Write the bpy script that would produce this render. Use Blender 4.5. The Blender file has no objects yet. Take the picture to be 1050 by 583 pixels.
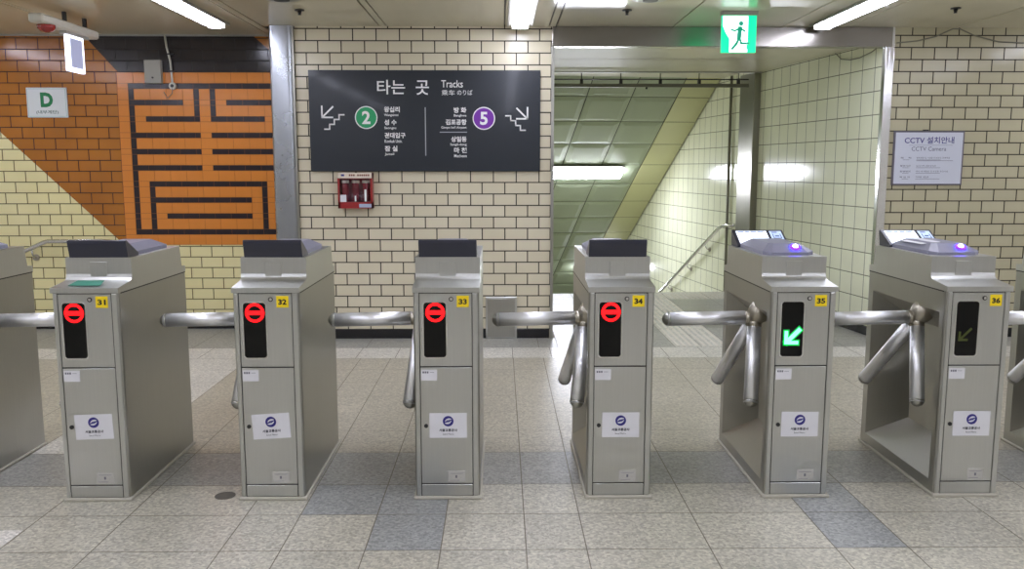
import bpy, bmesh, math, random
from mathutils import Vector, Matrix
random.seed(7)
scene = bpy.context.scene
COL = scene.collection
PI = math.pi

# ---------------------------------------------------------------- camera, world, exposure
CAM_H = 1.39
F_PX = 880.0
pitch = math.atan(119.5 / F_PX)
yaw = math.atan(12 / 888.0)
cd = bpy.data.cameras.new('camera')
cd.sensor_width = 36.0
cd.lens = F_PX / 1050.0 * 36.0
cd.clip_start = 0.05
cam = bpy.data.objects.new('camera', cd)
cam.location = (0, 0, CAM_H)
cam.rotation_euler = (PI / 2 - pitch, 0, -yaw)
COL.objects.link(cam)
scene.camera = cam

w = bpy.data.worlds.new('world')
scene.world = w
w.use_nodes = True
w.node_tree.nodes['Background'].inputs[0].default_value = (0.9, 0.95, 1.0, 1)
w.node_tree.nodes['Background'].inputs[1].default_value = 0.15

scene.view_settings.view_transform = 'Standard'
scene.view_settings.look = 'None'
scene.view_settings.gamma = 1
scene.view_settings.use_curve_mapping = False
scene.view_settings.exposure = 0.52
TUBE_POWER = 17.0
STAIR_POWER = 36.0

# ---------------------------------------------------------------- materials
MATS = {}

def lin(c):
    return tuple(((v / 255.0) / 12.92 if v / 255.0 <= 0.04045 else ((v / 255.0 + 0.055) / 1.055) ** 2.4) for v in c) + (1.0,)

def mat(name, rgb, rough=0.5, metal=0.0, emit=0.0, spec=0.5, coat=0.0, noise=0.0, nscale=30.0, bump=0.0):
    if name in MATS:
        return MATS[name]
    m = bpy.data.materials.new(name)
    m.use_nodes = True
    nt = m.node_tree
    b = nt.nodes['Principled BSDF']
    c = lin(rgb)
    b.inputs['Base Color'].default_value = c
    b.inputs['Roughness'].default_value = rough
    b.inputs['Metallic'].default_value = metal
    b.inputs['Specular IOR Level'].default_value = spec
    b.inputs['Coat Weight'].default_value = coat
    b.inputs['Coat Roughness'].default_value = 0.08
    if emit:
        b.inputs['Emission Color'].default_value = c
        b.inputs['Emission Strength'].default_value = emit
    tc = nt.nodes.new('ShaderNodeTexCoord')
    n = nt.nodes.new('ShaderNodeTexNoise')
    n.inputs['Scale'].default_value = nscale
    n.inputs['Detail'].default_value = 4
    nt.links.new(tc.outputs['Object'], n.inputs['Vector'])
    if noise:
        mx = nt.nodes.new('ShaderNodeMix'); mx.data_type = 'RGBA'
        mx.inputs[6].default_value = tuple(v * (1 - noise) for v in c[:3]) + (1,)
        mx.inputs[7].default_value = tuple(min(1, v * (1 + noise)) for v in c[:3]) + (1,)
        nt.links.new(n.outputs['Fac'], mx.inputs[0])
        nt.links.new(mx.outputs[2], b.inputs['Base Color'])
    if bump:
        bp = nt.nodes.new('ShaderNodeBump')
        bp.inputs['Strength'].default_value = bump
        bp.inputs['Distance'].default_value = 0.002
        nt.links.new(n.outputs['Fac'], bp.inputs['Height'])
        nt.links.new(bp.outputs[0], b.inputs['Normal'])
    MATS[name] = m
    return m

def steel(name, rgb, rough=0.33, brush=(150, 150, 4), var=0.1):
    m = bpy.data.materials.new(name); m.use_nodes = True
    nt = m.node_tree; L = nt.links
    b = nt.nodes['Principled BSDF']
    b.inputs['Metallic'].default_value = 1.0
    tc = nt.nodes.new('ShaderNodeTexCoord')
    mp = nt.nodes.new('ShaderNodeMapping'); mp.inputs['Scale'].default_value = brush
    n = nt.nodes.new('ShaderNodeTexNoise'); n.inputs['Scale'].default_value = 1.0; n.inputs['Detail'].default_value = 3
    n2 = nt.nodes.new('ShaderNodeTexNoise'); n2.inputs['Scale'].default_value = 4.0; n2.inputs['Detail'].default_value = 3
    L.new(tc.outputs['Object'], mp.inputs['Vector']); L.new(mp.outputs[0], n.inputs['Vector'])
    L.new(tc.outputs['Object'], n2.inputs['Vector'])
    mr = nt.nodes.new('ShaderNodeMapRange')
    mr.inputs['To Min'].default_value = rough - 0.04; mr.inputs['To Max'].default_value = rough + 0.06
    L.new(n2.outputs['Fac'], mr.inputs['Value']); L.new(mr.outputs[0], b.inputs['Roughness'])
    c = lin(rgb)
    mx = nt.nodes.new('ShaderNodeMix'); mx.data_type = 'RGBA'
    mx.inputs[6].default_value = tuple(v * (1 - var) for v in c[:3]) + (1,)
    mx.inputs[7].default_value = tuple(min(1, v * (1 + var)) for v in c[:3]) + (1,)
    ad = nt.nodes.new('ShaderNodeMath'); ad.operation = 'MULTIPLY_ADD'
    ad.inputs[1].default_value = 0.5; 
    hf = nt.nodes.new('ShaderNodeMath'); hf.operation = 'MULTIPLY'; hf.inputs[1].default_value = 0.5
    L.new(n2.outputs['Fac'], hf.inputs[0])
    L.new(n.outputs['Fac'], ad.inputs[0]); L.new(hf.outputs[0], ad.inputs[2])
    L.new(ad.outputs[0], mx.inputs[0]); L.new(mx.outputs[2], b.inputs['Base Color'])
    bp = nt.nodes.new('ShaderNodeBump'); bp.inputs['Strength'].default_value = 0.0 if brush[0] == 60 or brush[1] == 60 else 0.02; bp.inputs['Distance'].default_value = 0.001
    L.new(n.outputs['Fac'], bp.inputs['Height']); L.new(bp.outputs[0], b.inputs['Normal'])
    MATS[name] = m
    return m

def brick_mat(name, c1, c2, grout, bw, bh, mortar, offset=0.5, rough=0.18, zones=None):
    """glazed bricks laid out on the wall's own metre UVs; zones = function(nodes) returning a colour socket"""
    m = bpy.data.materials.new(name); m.use_nodes = True
    nt = m.node_tree; L = nt.links
    b = nt.nodes['Principled BSDF']
    uv = nt.nodes.new('ShaderNodeUVMap'); uv.uv_map = 'UVMap'
    br = nt.nodes.new('ShaderNodeTexBrick')
    br.offset = offset; br.offset_frequency = 2; br.squash = 1.0
    br.inputs['Scale'].default_value = 1.0
    br.inputs['Color1'].default_value = lin(c1); br.inputs['Color2'].default_value = lin(c2)
    br.inputs['Mortar'].default_value = lin(grout)
    br.inputs['Mortar Size'].default_value = mortar
    br.inputs['Mortar Smooth'].default_value = 0.15
    br.inputs['Bias'].default_value = 0.0
    br.inputs['Brick Width'].default_value = bw; br.inputs['Row Height'].default_value = bh
    L.new(uv.outputs[0], br.inputs['Vector'])
    col = br.outputs['Color']
    if zones:
        z = zones(nt, uv, br)
        mx = nt.nodes.new('ShaderNodeMix'); mx.data_type = 'RGBA'
        L.new(br.outputs['Fac'], mx.inputs[0]); L.new(z[0], mx.inputs[6]); L.new(z[1], mx.inputs[7])
        col = mx.outputs[2]
    # fine dirt on the glaze
    n = nt.nodes.new('ShaderNodeTexNoise'); n.inputs['Scale'].default_value = 3.0; n.inputs['Detail'].default_value = 6
    L.new(uv.outputs[0], n.inputs['Vector'])
    mr = nt.nodes.new('ShaderNodeMapRange'); mr.inputs['To Min'].default_value = 0.9; mr.inputs['To Max'].default_value = 1.08
    L.new(n.outputs['Fac'], mr.inputs['Value'])
    mm = nt.nodes.new('ShaderNodeMix'); mm.data_type = 'RGBA'; mm.blend_type = 'MULTIPLY'; mm.inputs[0].default_value = 1.0
    L.new(col, mm.inputs[6]); L.new(mr.outputs[0], mm.inputs[7])
    L.new(mm.outputs[2], b.inputs['Base Color'])
    rr = nt.nodes.new('ShaderNodeMapRange'); rr.inputs['To Min'].default_value = rough; rr.inputs['To Max'].default_value = 0.8
    L.new(br.outputs['Fac'], rr.inputs['Value']); L.new(rr.outputs[0], b.inputs['Roughness'])
    inv = nt.nodes.new('ShaderNodeMath'); inv.operation = 'SUBTRACT'; inv.inputs[0].default_value = 1.0
    L.new(br.outputs['Fac'], inv.inputs[1])
    n2 = nt.nodes.new('ShaderNodeTexNoise'); n2.inputs['Scale'].default_value = 9.0
    L.new(uv.outputs[0], n2.inputs['Vector'])
    ma = nt.nodes.new('ShaderNodeMath'); ma.operation = 'MULTIPLY_ADD'; ma.inputs[1].default_value = 0.35
    L.new(n2.outputs['Fac'], ma.inputs[0]); L.new(inv.outputs[0], ma.inputs[2])
    bp = nt.nodes.new('ShaderNodeBump'); bp.inputs['Strength'].default_value = 0.35; bp.inputs['Distance'].default_value = 0.003
    L.new(ma.outputs[0], bp.inputs['Height']); L.new(bp.outputs[0], b.inputs['Normal'])
    MATS[name] = m
    return m

def math_node(nt, op, a, b=None, c=None):
    n = nt.nodes.new('ShaderNodeMath'); n.operation = op
    for i, v in enumerate((a, b, c)):
        if v is None: continue
        if isinstance(v, (int, float)): n.inputs[i].default_value = v
        else: nt.links.new(v, n.inputs[i])
    return n.outputs[0]

def left_zones(nt, uv, br):
    # the mural's big colour fields follow straight diagonals through the glazed bricks (UV offset: u = x + 4.223, v = z - 0.076)
    sp = nt.nodes.new('ShaderNodeSeparateXYZ'); nt.links.new(uv.outputs[0], sp.inputs[0])
    x = math_node(nt, 'SUBTRACT', sp.outputs[0], 4.223)
    z = math_node(nt, 'ADD', sp.outputs[1], 0.076)
    # brown above the line through (-4.228,1.692) (-3.292,.783)
    d = math_node(nt, 'ADD', math_node(nt, 'MULTIPLY', math_node(nt, 'ADD', x, 4.228), 0.971), math_node(nt, 'SUBTRACT', z, 1.692))
    brown = math_node(nt, 'GREATER_THAN', d, 0.0)
    lowr = math_node(nt, 'MULTIPLY', math_node(nt, 'GREATER_THAN', x, -3.23), math_node(nt, 'LESS_THAN', z, 0.74))
    brown = math_node(nt, 'MULTIPLY', brown, math_node(nt, 'SUBTRACT', 1.0, lowr))
    # black band above the mural, cut on both ends by diagonals
    d2 = math_node(nt, 'ADD', math_node(nt, 'MULTIPLY', math_node(nt, 'ADD', x, 3.199), 1.12), math_node(nt, 'SUBTRACT', z, 2.177))
    d3 = math_node(nt, 'SUBTRACT', math_node(nt, 'SUBTRACT', z, 2.41), math_node(nt, 'MULTIPLY', math_node(nt, 'ADD', x, 1.983), -0.9))
    blk = math_node(nt, 'MULTIPLY', math_node(nt, 'GREATER_THAN', d2, 0.0), math_node(nt, 'GREATER_THAN', z, 2.165))
    blk = math_node(nt, 'MULTIPLY', blk, math_node(nt, 'LESS_THAN', d3, 0.0))
    def mixc(f, a, b):
        m = nt.nodes.new('ShaderNodeMix'); m.data_type = 'RGBA'; nt.links.new(f, m.inputs[0])
        for i, v in ((6, a), (7, b)):
            if isinstance(v, tuple): m.inputs[i].default_value = v
            else: nt.links.new(v, m.inputs[i])
        return m.outputs[2]
    vo = nt.nodes.new('ShaderNodeTexNoise'); vo.inputs['Scale'].default_value = 1.6
    nt.links.new(uv.outputs[0], vo.inputs['Vector'])
    yel = mixc(vo.outputs['Fac'], lin((232, 220, 156)), lin((240, 232, 186)))
    brn = mixc(vo.outputs['Fac'], lin((146, 88, 32)), lin((200, 130, 44)))
    c = mixc(blk, mixc(brown, yel, brn), lin((40, 34, 33)))
    g = mixc(blk, mixc(brown, lin((96, 86, 50)), lin((70, 38, 18))), lin((30, 26, 26)))
    return c, g

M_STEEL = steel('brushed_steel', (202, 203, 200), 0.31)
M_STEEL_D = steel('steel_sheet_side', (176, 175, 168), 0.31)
M_CHROME = steel('polished_steel', (226, 226, 226), 0.16, var=0.04)
M_ARM = steel('arm_steel', (246, 247, 250), 0.42, brush=(4, 60, 60), var=0.04)
M_BRASS = steel('worn_hub_metal', (176, 170, 156), 0.38)
M_BLACKGAP = mat('dark_gap', (46, 44, 42), 0.6)
M_GLASSBLK = mat('display_black', (5, 6, 6), 0.15, spec=0.3)
M_RED = mat('led_red', (255, 8, 14), 0.4, emit=2.2)
M_GREEN = mat('led_green', (80, 255, 140), 0.4, emit=4.0)
M_GREENHALO = mat('led_green_soft', (0, 150, 60), 0.4, emit=0.8)
M_DIM = mat('led_dim', (58, 66, 20), 0.4, emit=0.12)
M_BLUE = mat('led_blue_bloom', (40, 10, 255), 0.4, emit=14.0)
M_BLUEW = mat('led_blue_core', (200, 190, 255), 0.4, emit=5.0)
M_YEL = mat('yellow_sticker', (246, 216, 20), 0.45)
M_INK = mat('black_ink', (22, 20, 24), 0.6)
M_BLUEINK = mat('navy_ink', (48, 42, 128), 0.5)
M_GREYINK = mat('grey_ink', (112, 112, 122), 0.6)
M_PAPER = mat('white_sticker', (222, 222, 226), 0.45, noise=0.03)
M_PLATE = mat('pale_label', (188, 186, 180), 0.4, noise=0.12, nscale=120)
M_TEAL = mat('teal_card', (46, 140, 116), 0.4)
M_VISOR = mat('dark_blue_plastic', (38, 40, 54), 0.28, coat=0.2, noise=0.1, nscale=8)
M_READER = mat('grey_blue_plastic', (128, 128, 144), 0.35, noise=0.05)
M_SCREEN = mat('lit_screen', (228, 236, 250), 0.3, emit=0.9)
M_SCREEN2 = mat('lit_side_screen', (176, 192, 222), 0.3, emit=0.5)
M_BASE = mat('caulk_base', (186, 182, 168), 0.7, noise=0.08)
M_SIGN = mat('sign_charcoal', (32, 38, 46), 0.30, coat=0.15, noise=0.03)
M_WHITE = mat('white_print', (238, 238, 236), 0.5)
M_G2 = mat('line_green', (40, 158, 100), 0.45)
M_P5 = mat('line_purple', (116, 44, 160), 0.45)
M_SIGNW = mat('white_sign', (226, 232, 232), 0.4)
M_CCTV = mat('cctv_sign_face', (206, 210, 222), 0.4)
M_FRAME = mat('grey_violet_frame', (104, 100, 112), 0.4)
M_DGREEN = mat('sign_green', (10, 128, 70), 0.5)
M_REDBOX = mat('red_box', (150, 26, 28), 0.35, coat=0.3)
M_REDIN = mat('dark_red_inner', (110, 26, 38), 0.3)
M_EXITW = mat('exit_white', (225, 255, 245), 0.4, emit=1.5)
M_EXITG = mat('exit_green', (0, 214, 140), 0.4, emit=1.1)
M_EXITG2 = mat('exit_figure_green', (30, 160, 130), 0.4, emit=0.4)
M_TUBE = mat('fluorescent_tube', (234, 236, 255), 0.4, emit=TUBE_POWER)
M_STUBE = mat('stair_tube', (238, 240, 255), 0.4, emit=STAIR_POWER)
M_TRAY = mat('lamp_tray', (168, 166, 158), 0.35)
M_PLASTIC = mat('offwhite_plastic', (206, 204, 190), 0.4)
M_PANELLIT = mat('lit_white_panel', (236, 240, 255), 0.4, emit=1.5)
M_PANELGREY = mat('lit_grey_panel', (150, 154, 180), 0.4, emit=0.45)
M_REDLENS = mat('red_lens', (150, 40, 36), 0.15, coat=0.5)
M_BLK = mat('black_tile_glaze', (28, 27, 28), 0.2, noise=0.2)
M_DARK = mat('dark_metal', (44, 44, 44), 0.4)
M_CABLE = mat('cable_grey', (120, 118, 100), 0.5)
M_ORANGE = mat('mural_orange', (218, 136, 56), 0.16, noise=0.05, nscale=6)
M_MBLACK = mat('mural_black', (44, 34, 38), 0.16, noise=0.2, nscale=6)
M_MGROUT = mat('mural_grout', (142, 78, 30), 0.8)
M_GREYBOX = mat('grey_box', (168, 166, 156), 0.35)

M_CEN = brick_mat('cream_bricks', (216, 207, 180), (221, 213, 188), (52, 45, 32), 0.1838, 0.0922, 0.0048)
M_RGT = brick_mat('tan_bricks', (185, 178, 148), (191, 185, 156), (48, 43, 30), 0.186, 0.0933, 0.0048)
M_LFT = brick_mat('coloured_bricks', (220, 210, 160), (225, 215, 170), (90, 80, 50), 0.182, 0.0918, 0.0042, zones=left_zones)
M_SQ = brick_mat('pale_green_tiles', (234, 236, 208), (238, 240, 214), (108, 112, 86), 0.187, 0.189, 0.0038, offset=0.0, rough=0.12)

# floor granite: per tile colour attribute times speckle
def floor_mat():
    m = bpy.data.materials.new('granite_floor'); m.use_nodes = True
    nt = m.node_tree; L = nt.links; b = nt.nodes['Principled BSDF']
    at = nt.nodes.new('ShaderNodeVertexColor'); at.layer_name = 'tile'
    tc = nt.nodes.new('ShaderNodeTexCoord')
    v = nt.nodes.new('ShaderNodeTexVoronoi'); v.inputs['Scale'].default_value = 95
    n = nt.nodes.new('ShaderNodeTexNoise'); n.inputs['Scale'].default_value = 70; n.inputs['Detail'].default_value = 5
    n3 = nt.nodes.new('ShaderNodeTexNoise'); n3.inputs['Scale'].default_value = 1.7; n3.inputs['Detail'].default_value = 6
    for q in (v, n, n3): L.new(tc.outputs['Object'], q.inputs['Vector'])
    sp = nt.nodes.new('ShaderNodeSeparateColor'); L.new(v.outputs['Color'], sp.inputs[0])
    a = nt.nodes.new('ShaderNodeMapRange'); a.inputs['To Min'].default_value = 0.74; a.inputs['To Max'].default_value = 1.2
    L.new(sp.outputs[0], a.inputs['Value'])
    c = nt.nodes.new('ShaderNodeMapRange'); c.inputs['From Min'].default_value = 0.3; c.inputs['From Max'].default_value = 0.7
    c.inputs['To Min'].default_value = 0.82; c.inputs['To Max'].default_value = 1.14
    L.new(n.outputs['Fac'], c.inputs['Value'])
    d = nt.nodes.new('ShaderNodeMapRange'); d.inputs['From Min'].default_value = 0.3; d.inputs['From Max'].default_value = 0.7
    d.inputs['To Min'].default_value = 0.88; d.inputs['To Max'].default_value = 1.08
    L.new(n3.outputs['Fac'], d.inputs['Value'])
    k = math_node(nt, 'MULTIPLY', math_node(nt, 'MULTIPLY', a.outputs[0], c.outputs[0]), d.outputs[0])
    mm = nt.nodes.new('ShaderNodeMix'); mm.data_type = 'RGBA'; mm.blend_type = 'MULTIPLY'; mm.inputs[0].default_value = 1
    L.new(at.outputs['Color'], mm.inputs[6]); L.new(k, mm.inputs[7]); L.new(mm.outputs[2], b.inputs['Base Color'])
    r = nt.nodes.new('ShaderNodeMapRange'); r.inputs['To Min'].default_value = 0.22; r.inputs['To Max'].default_value = 0.5
    L.new(n3.outputs['Fac'], r.inputs['Value']); L.new(r.outputs[0], b.inputs['Roughness'])
    return m
M_FLOOR = floor_mat()
M_GROUT = mat('floor_joint', (128, 122, 108), 0.8)

def ceiling_mat():
    m = bpy.data.materials.new('ceiling_panel_paint'); m.use_nodes = True
    nt = m.node_tree; L = nt.links; b = nt.nodes['Principled BSDF']
    tc = nt.nodes.new('ShaderNodeTexCoord')
    mp = nt.nodes.new('ShaderNodeMapping'); mp.inputs['Scale'].default_value = (3.0, 0.5, 1)
    n = nt.nodes.new('ShaderNodeTexNoise'); n.inputs['Scale'].default_value = 1.5; n.inputs['Detail'].default_value = 7
    L.new(tc.outputs['Object'], mp.inputs['Vector']); L.new(mp.outputs[0], n.inputs['Vector'])
    mx = nt.nodes.new('ShaderNodeMix'); mx.data_type = 'RGBA'
    mx.inputs[6].default_value = lin((204, 198, 168)); mx.inputs[7].default_value = lin((226, 221, 198))
    L.new(n.outputs['Fac'], mx.inputs[0]); L.new(mx.outputs[2], b.inputs['Base Color'])
    b.inputs['Roughness'].default_value = 0.45
    b.inputs['Coat Weight'].default_value = 0.6
    b.inputs['Coat Roughness'].default_value = 0.05
    return m
M_CEIL = ceiling_mat()
M_SLOPE = mat('slope_panel_green', (158, 168, 142), 0.5, noise=0.06, nscale=3)
M_SLOPE2 = mat('slope_panel_cream', (196, 196, 146), 0.4, noise=0.05, nscale=3, coat=0.3)

# ---------------------------------------------------------------- mesh builder
TEXTCACHE = {}
class MB:
    def __init__(s): s.v = []; s.f = []; s.uv = []; s.smooth = []; s.cols = []
    def face(s, pts, uv=None, smooth=False, col=None):
        i = len(s.v); s.v += [tuple(p) for p in pts]
        s.f.append(tuple(range(i, i + len(pts)))); s.uv.append(uv); s.smooth.append(smooth); s.cols.append(col)
    def box(s, x0, x1, y0, y1, z0, z1, M=None):
        P = [(x0,y0,z0),(x1,y0,z0),(x1,y1,z0),(x0,y1,z0),(x0,y0,z1),(x1,y0,z1),(x1,y1,z1),(x0,y1,z1)]
        if M: P = [tuple(M @ Vector(p)) for p in P]
        i = len(s.v); s.v += P
        for q in ((0,3,2,1),(4,5,6,7),(0,1,5,4),(1,2,6,5),(2,3,7,6),(3,0,4,7)):
            s.f.append(tuple(i + k for k in q)); s.uv.append(None); s.smooth.append(False); s.cols.append(None)
    def hexa(s, P):
        i = len(s.v); s.v += [tuple(p) for p in P]
        for q in ((0,3,2,1),(4,5,6,7),(0,1,5,4),(1,2,6,5),(2,3,7,6),(3,0,4,7)):
            s.f.append(tuple(i + k for k in q)); s.uv.append(None); s.smooth.append(False); s.cols.append(None)
    def prism(s, poly, a, b, axis='x', smooth=False):
        def P(u, v, t):
            return {'x': (t, u, v), 'y': (u, t, v), 'z': (u, v, t)}[axis]
        n = len(poly); i = len(s.v)
        s.v += [P(u, v, a) for u, v in poly] + [P(u, v, b) for u, v in poly]
        def add(f, sm=False): s.f.append(f); s.uv.append(None); s.smooth.append(sm); s.cols.append(None)
        add(tuple(i + k for k in reversed(range(n)))); add(tuple(i + n + k for k in range(n)))
        for k in range(n):
            add((i + k, i + (k + 1) % n, i + n + (k + 1) % n, i + n + k), smooth)
    def tube(s, pts, r, n=14, dome=False, radii=None, closed_ends=True):
        pts = [Vector(p) for p in pts]
        if dome:
            d = (pts[-1] - pts[-2]).normalized(); e = pts[-1]
            pts = pts[:-1] + [e - d * r]; radii = [r] * len(pts)
            for a in (20, 40, 58, 74, 86):
                pts.append(e - d * r + d * r * math.sin(math.radians(a))); radii.append(r * math.cos(math.radians(a)))
        if radii is None: radii = [r] * len(pts)
        i0 = len(s.v); up = None
        for k, p in enumerate(pts):
            d = (pts[min(k + 1, len(pts) - 1)] - pts[max(k - 1, 0)]).normalized()
            if up is None:
                up = Vector((0, 0, 1)) if abs(d.z) < 0.9 else Vector((1, 0, 0))
            a = d.cross(up).normalized(); up = a.cross(d).normalized()
            for j in range(n):
                t = 2 * PI * j / n
                s.v.append(tuple(p + (a * math.cos(t) + up * math.sin(t)) * radii[k]))
        for k in range(len(pts) - 1):
            for j in range(n):
                s.f.append((i0 + k*n + j, i0 + k*n + (j+1) % n, i0 + (k+1)*n + (j+1) % n, i0 + (k+1)*n + j))
                s.uv.append(None); s.smooth.append(True); s.cols.append(None)
        for f in (tuple(i0 + j for j in reversed(range(n))), tuple(i0 + (len(pts)-1)*n + j for j in range(n))):
            s.f.append(f); s.uv.append(None); s.smooth.append(False); s.cols.append(None)
    def disc(s, cx, y, cz, r, r2=0.0, n=32, a0=0, a1=2 * PI, M=None):
        for k in range(n):
            t0 = a0 + (a1 - a0) * k / n; t1 = a0 + (a1 - a0) * (k + 1) / n
            P = [(cx + r2*math.cos(t0), y, cz + r2*math.sin(t0)), (cx + r*math.cos(t0), y, cz + r*math.sin(t0)),
                 (cx + r*math.cos(t1), y, cz + r*math.sin(t1)), (cx + r2*math.cos(t1), y, cz + r2*math.sin(t1))]
            if r2 == 0: P = P[:3]
            if M: P = [M @ Vector(p) for p in P]
            s.face(P)
    def line(s, pts, wd, y, M=None):
        for a, b in zip(pts[:-1], pts[1:]):
            d = Vector((b[0]-a[0], b[1]-a[1])); 
            if d.length == 0: continue
            d.normalize(); nn = Vector((-d.y, d.x)) * wd / 2; e = d * wd / 2
            P = [(a[0]-e.x-nn.x, y, a[1]-e.y-nn.y), (b[0]+e.x-nn.x, y, b[1]+e.y-nn.y), (b[0]+e.x+nn.x, y, b[1]+e.y+nn.y), (a[0]-e.x+nn.x, y, a[1]-e.y+nn.y)]
            if M: P = [M @ Vector(p) for p in P]
            s.face(P)
    def text(s, body, x, z, h, y=0.0, align='L', bold=0.0, width=None, M=None):
        """letters facing -Y, cap height about h, baseline at z"""
        key = (body, bold)
        if key not in TEXTCACHE:
            cu = bpy.data.curves.new('glyphs', 'FONT'); cu.body = body; cu.offset = bold; cu.resolution_u = 3
            o = bpy.data.objects.new('glyphs', cu); COL.objects.link(o)
            bpy.context.view_layer.update()
            me = bpy.data.meshes.new_from_object(o.evaluated_get(bpy.context.evaluated_depsgraph_get()))
            vs = [tuple(v.co) for v in me.vertices]; fs = [tuple(p.vertices) for p in me.polygons]
            bpy.data.objects.remove(o); bpy.data.curves.remove(cu); bpy.data.meshes.remove(me)
            TEXTCACHE[key] = (vs, fs)
        vs, fs = TEXTCACHE[key]
        if not vs: return
        mx0 = min(v[0] for v in vs); mx1 = max(v[0] for v in vs)
        mz0 = min(v[1] for v in vs); mz1 = max(v[1] for v in vs)
        k = h / (mz1 - mz0); kx = k if width is None else width / (mx1 - mx0)
        W = (mx1 - mx0) * kx
        ox = {'L': 0, 'C': -W/2, 'R': -W}[align]
        i = len(s.v)
        for vx, vy, vz in vs:
            p = Vector((x + ox + (vx - mx0)*kx, y, z + (vy - mz0)*k))
            s.v.append(tuple(M @ p) if M else tuple(p))
        for f in fs:
            s.f.append(tuple(i + q for q in f)); s.uv.append(None); s.smooth.append(False); s.cols.append(None)
    def mesh(s, name):
        me = bpy.data.meshes.new(name); me.from_pydata(s.v, [], s.f)
        if any(u for u in s.uv):
            l = me.uv_layers.new(name='UVMap')
            for p, u in zip(me.polygons, s.uv):
                if u:
                    for li, c in zip(p.loop_indices, u): l.data[li].uv = c
        if any(c for c in s.cols):
            a = me.color_attributes.new('tile', 'FLOAT_COLOR', 'CORNER')
            for p, c in zip(me.polygons, s.cols):
                for li in p.loop_indices: a.data[li].color = c or (0.3, 0.3, 0.3, 1)
        me.polygons.foreach_set('use_smooth', s.smooth)
        me.update()
        return me
    def build(s, name, m, parent=None, bevel=0.0, seg=2, recalc=True):
        me = s.mesh(name); me.materials.append(m)
        if recalc:
            bm = bmesh.new(); bm.from_mesh(me)
            bmesh.ops.recalc_face_normals(bm, faces=bm.faces)
            bm.to_mesh(me); bm.free()
        return link(name, me, parent, bevel, seg)

def link(name, me, parent=None, bevel=0.0, seg=2):
    o = bpy.data.objects.new(name, me); COL.objects.link(o)
    if parent: o.parent = parent
    if bevel:
        b = o.modifiers.new('bevel', 'BEVEL'); b.width = bevel; b.segments = seg; b.limit_method = 'ANGLE'; b.angle_limit = math.radians(35)
    return o

def thing(name, label, cat, loc=(0, 0, 0), rotz=0.0, group=None):
    o = bpy.data.objects.new(name, None); COL.objects.link(o); o.empty_display_size = 0.1
    o.location = loc; o.rotation_euler = (0, 0, rotz)
    return tag(o, label, cat, group)

def tag(o, label, cat, group=None):
    o['label'] = label; o['category'] = cat
    if group: o['group'] = group
    return o

def struct(o):
    o['kind'] = 'structure'; return o

# ---------------------------------------------------------------- dimensions
WY = 6.96          # centre wall face
LY = 7.42          # left wall face
CZ = 2.49          # ceiling
TH = math.radians(7.7)
P0 = Vector((3.08, 6.96)); PD = Vector((-math.sin(TH), math.cos(TH))); PT = Vector((math.cos(TH), math.sin(TH)))
def pw(s_, t_=0.0):
    p = P0 + PD * s_ + PT * t_
    return p.x, p.y

# ---------------------------------------------------------------- floor
def tile_cols():
    base = [-1.5, -1.03, -0.81, -0.5, -0.222, 0.093, 0.316, 0.773, 1.236, 1.508]
    left = []; x = -1.5
    for d in [0.345, 0.46, 0.275, 0.46, 0.345, 0.46, 0.46, 0.46, 0.46, 0.46, 0.3]:
        x -= d; left.append(x)
    right = []; x = 1.508
    for d in [0.46, 0.32, 0.46, 0.46, 0.275, 0.46, 0.46, 0.46, 0.46, 0.46, 0.46]:
        x += d; right.append(x)
    return sorted(left) + base + right

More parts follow.
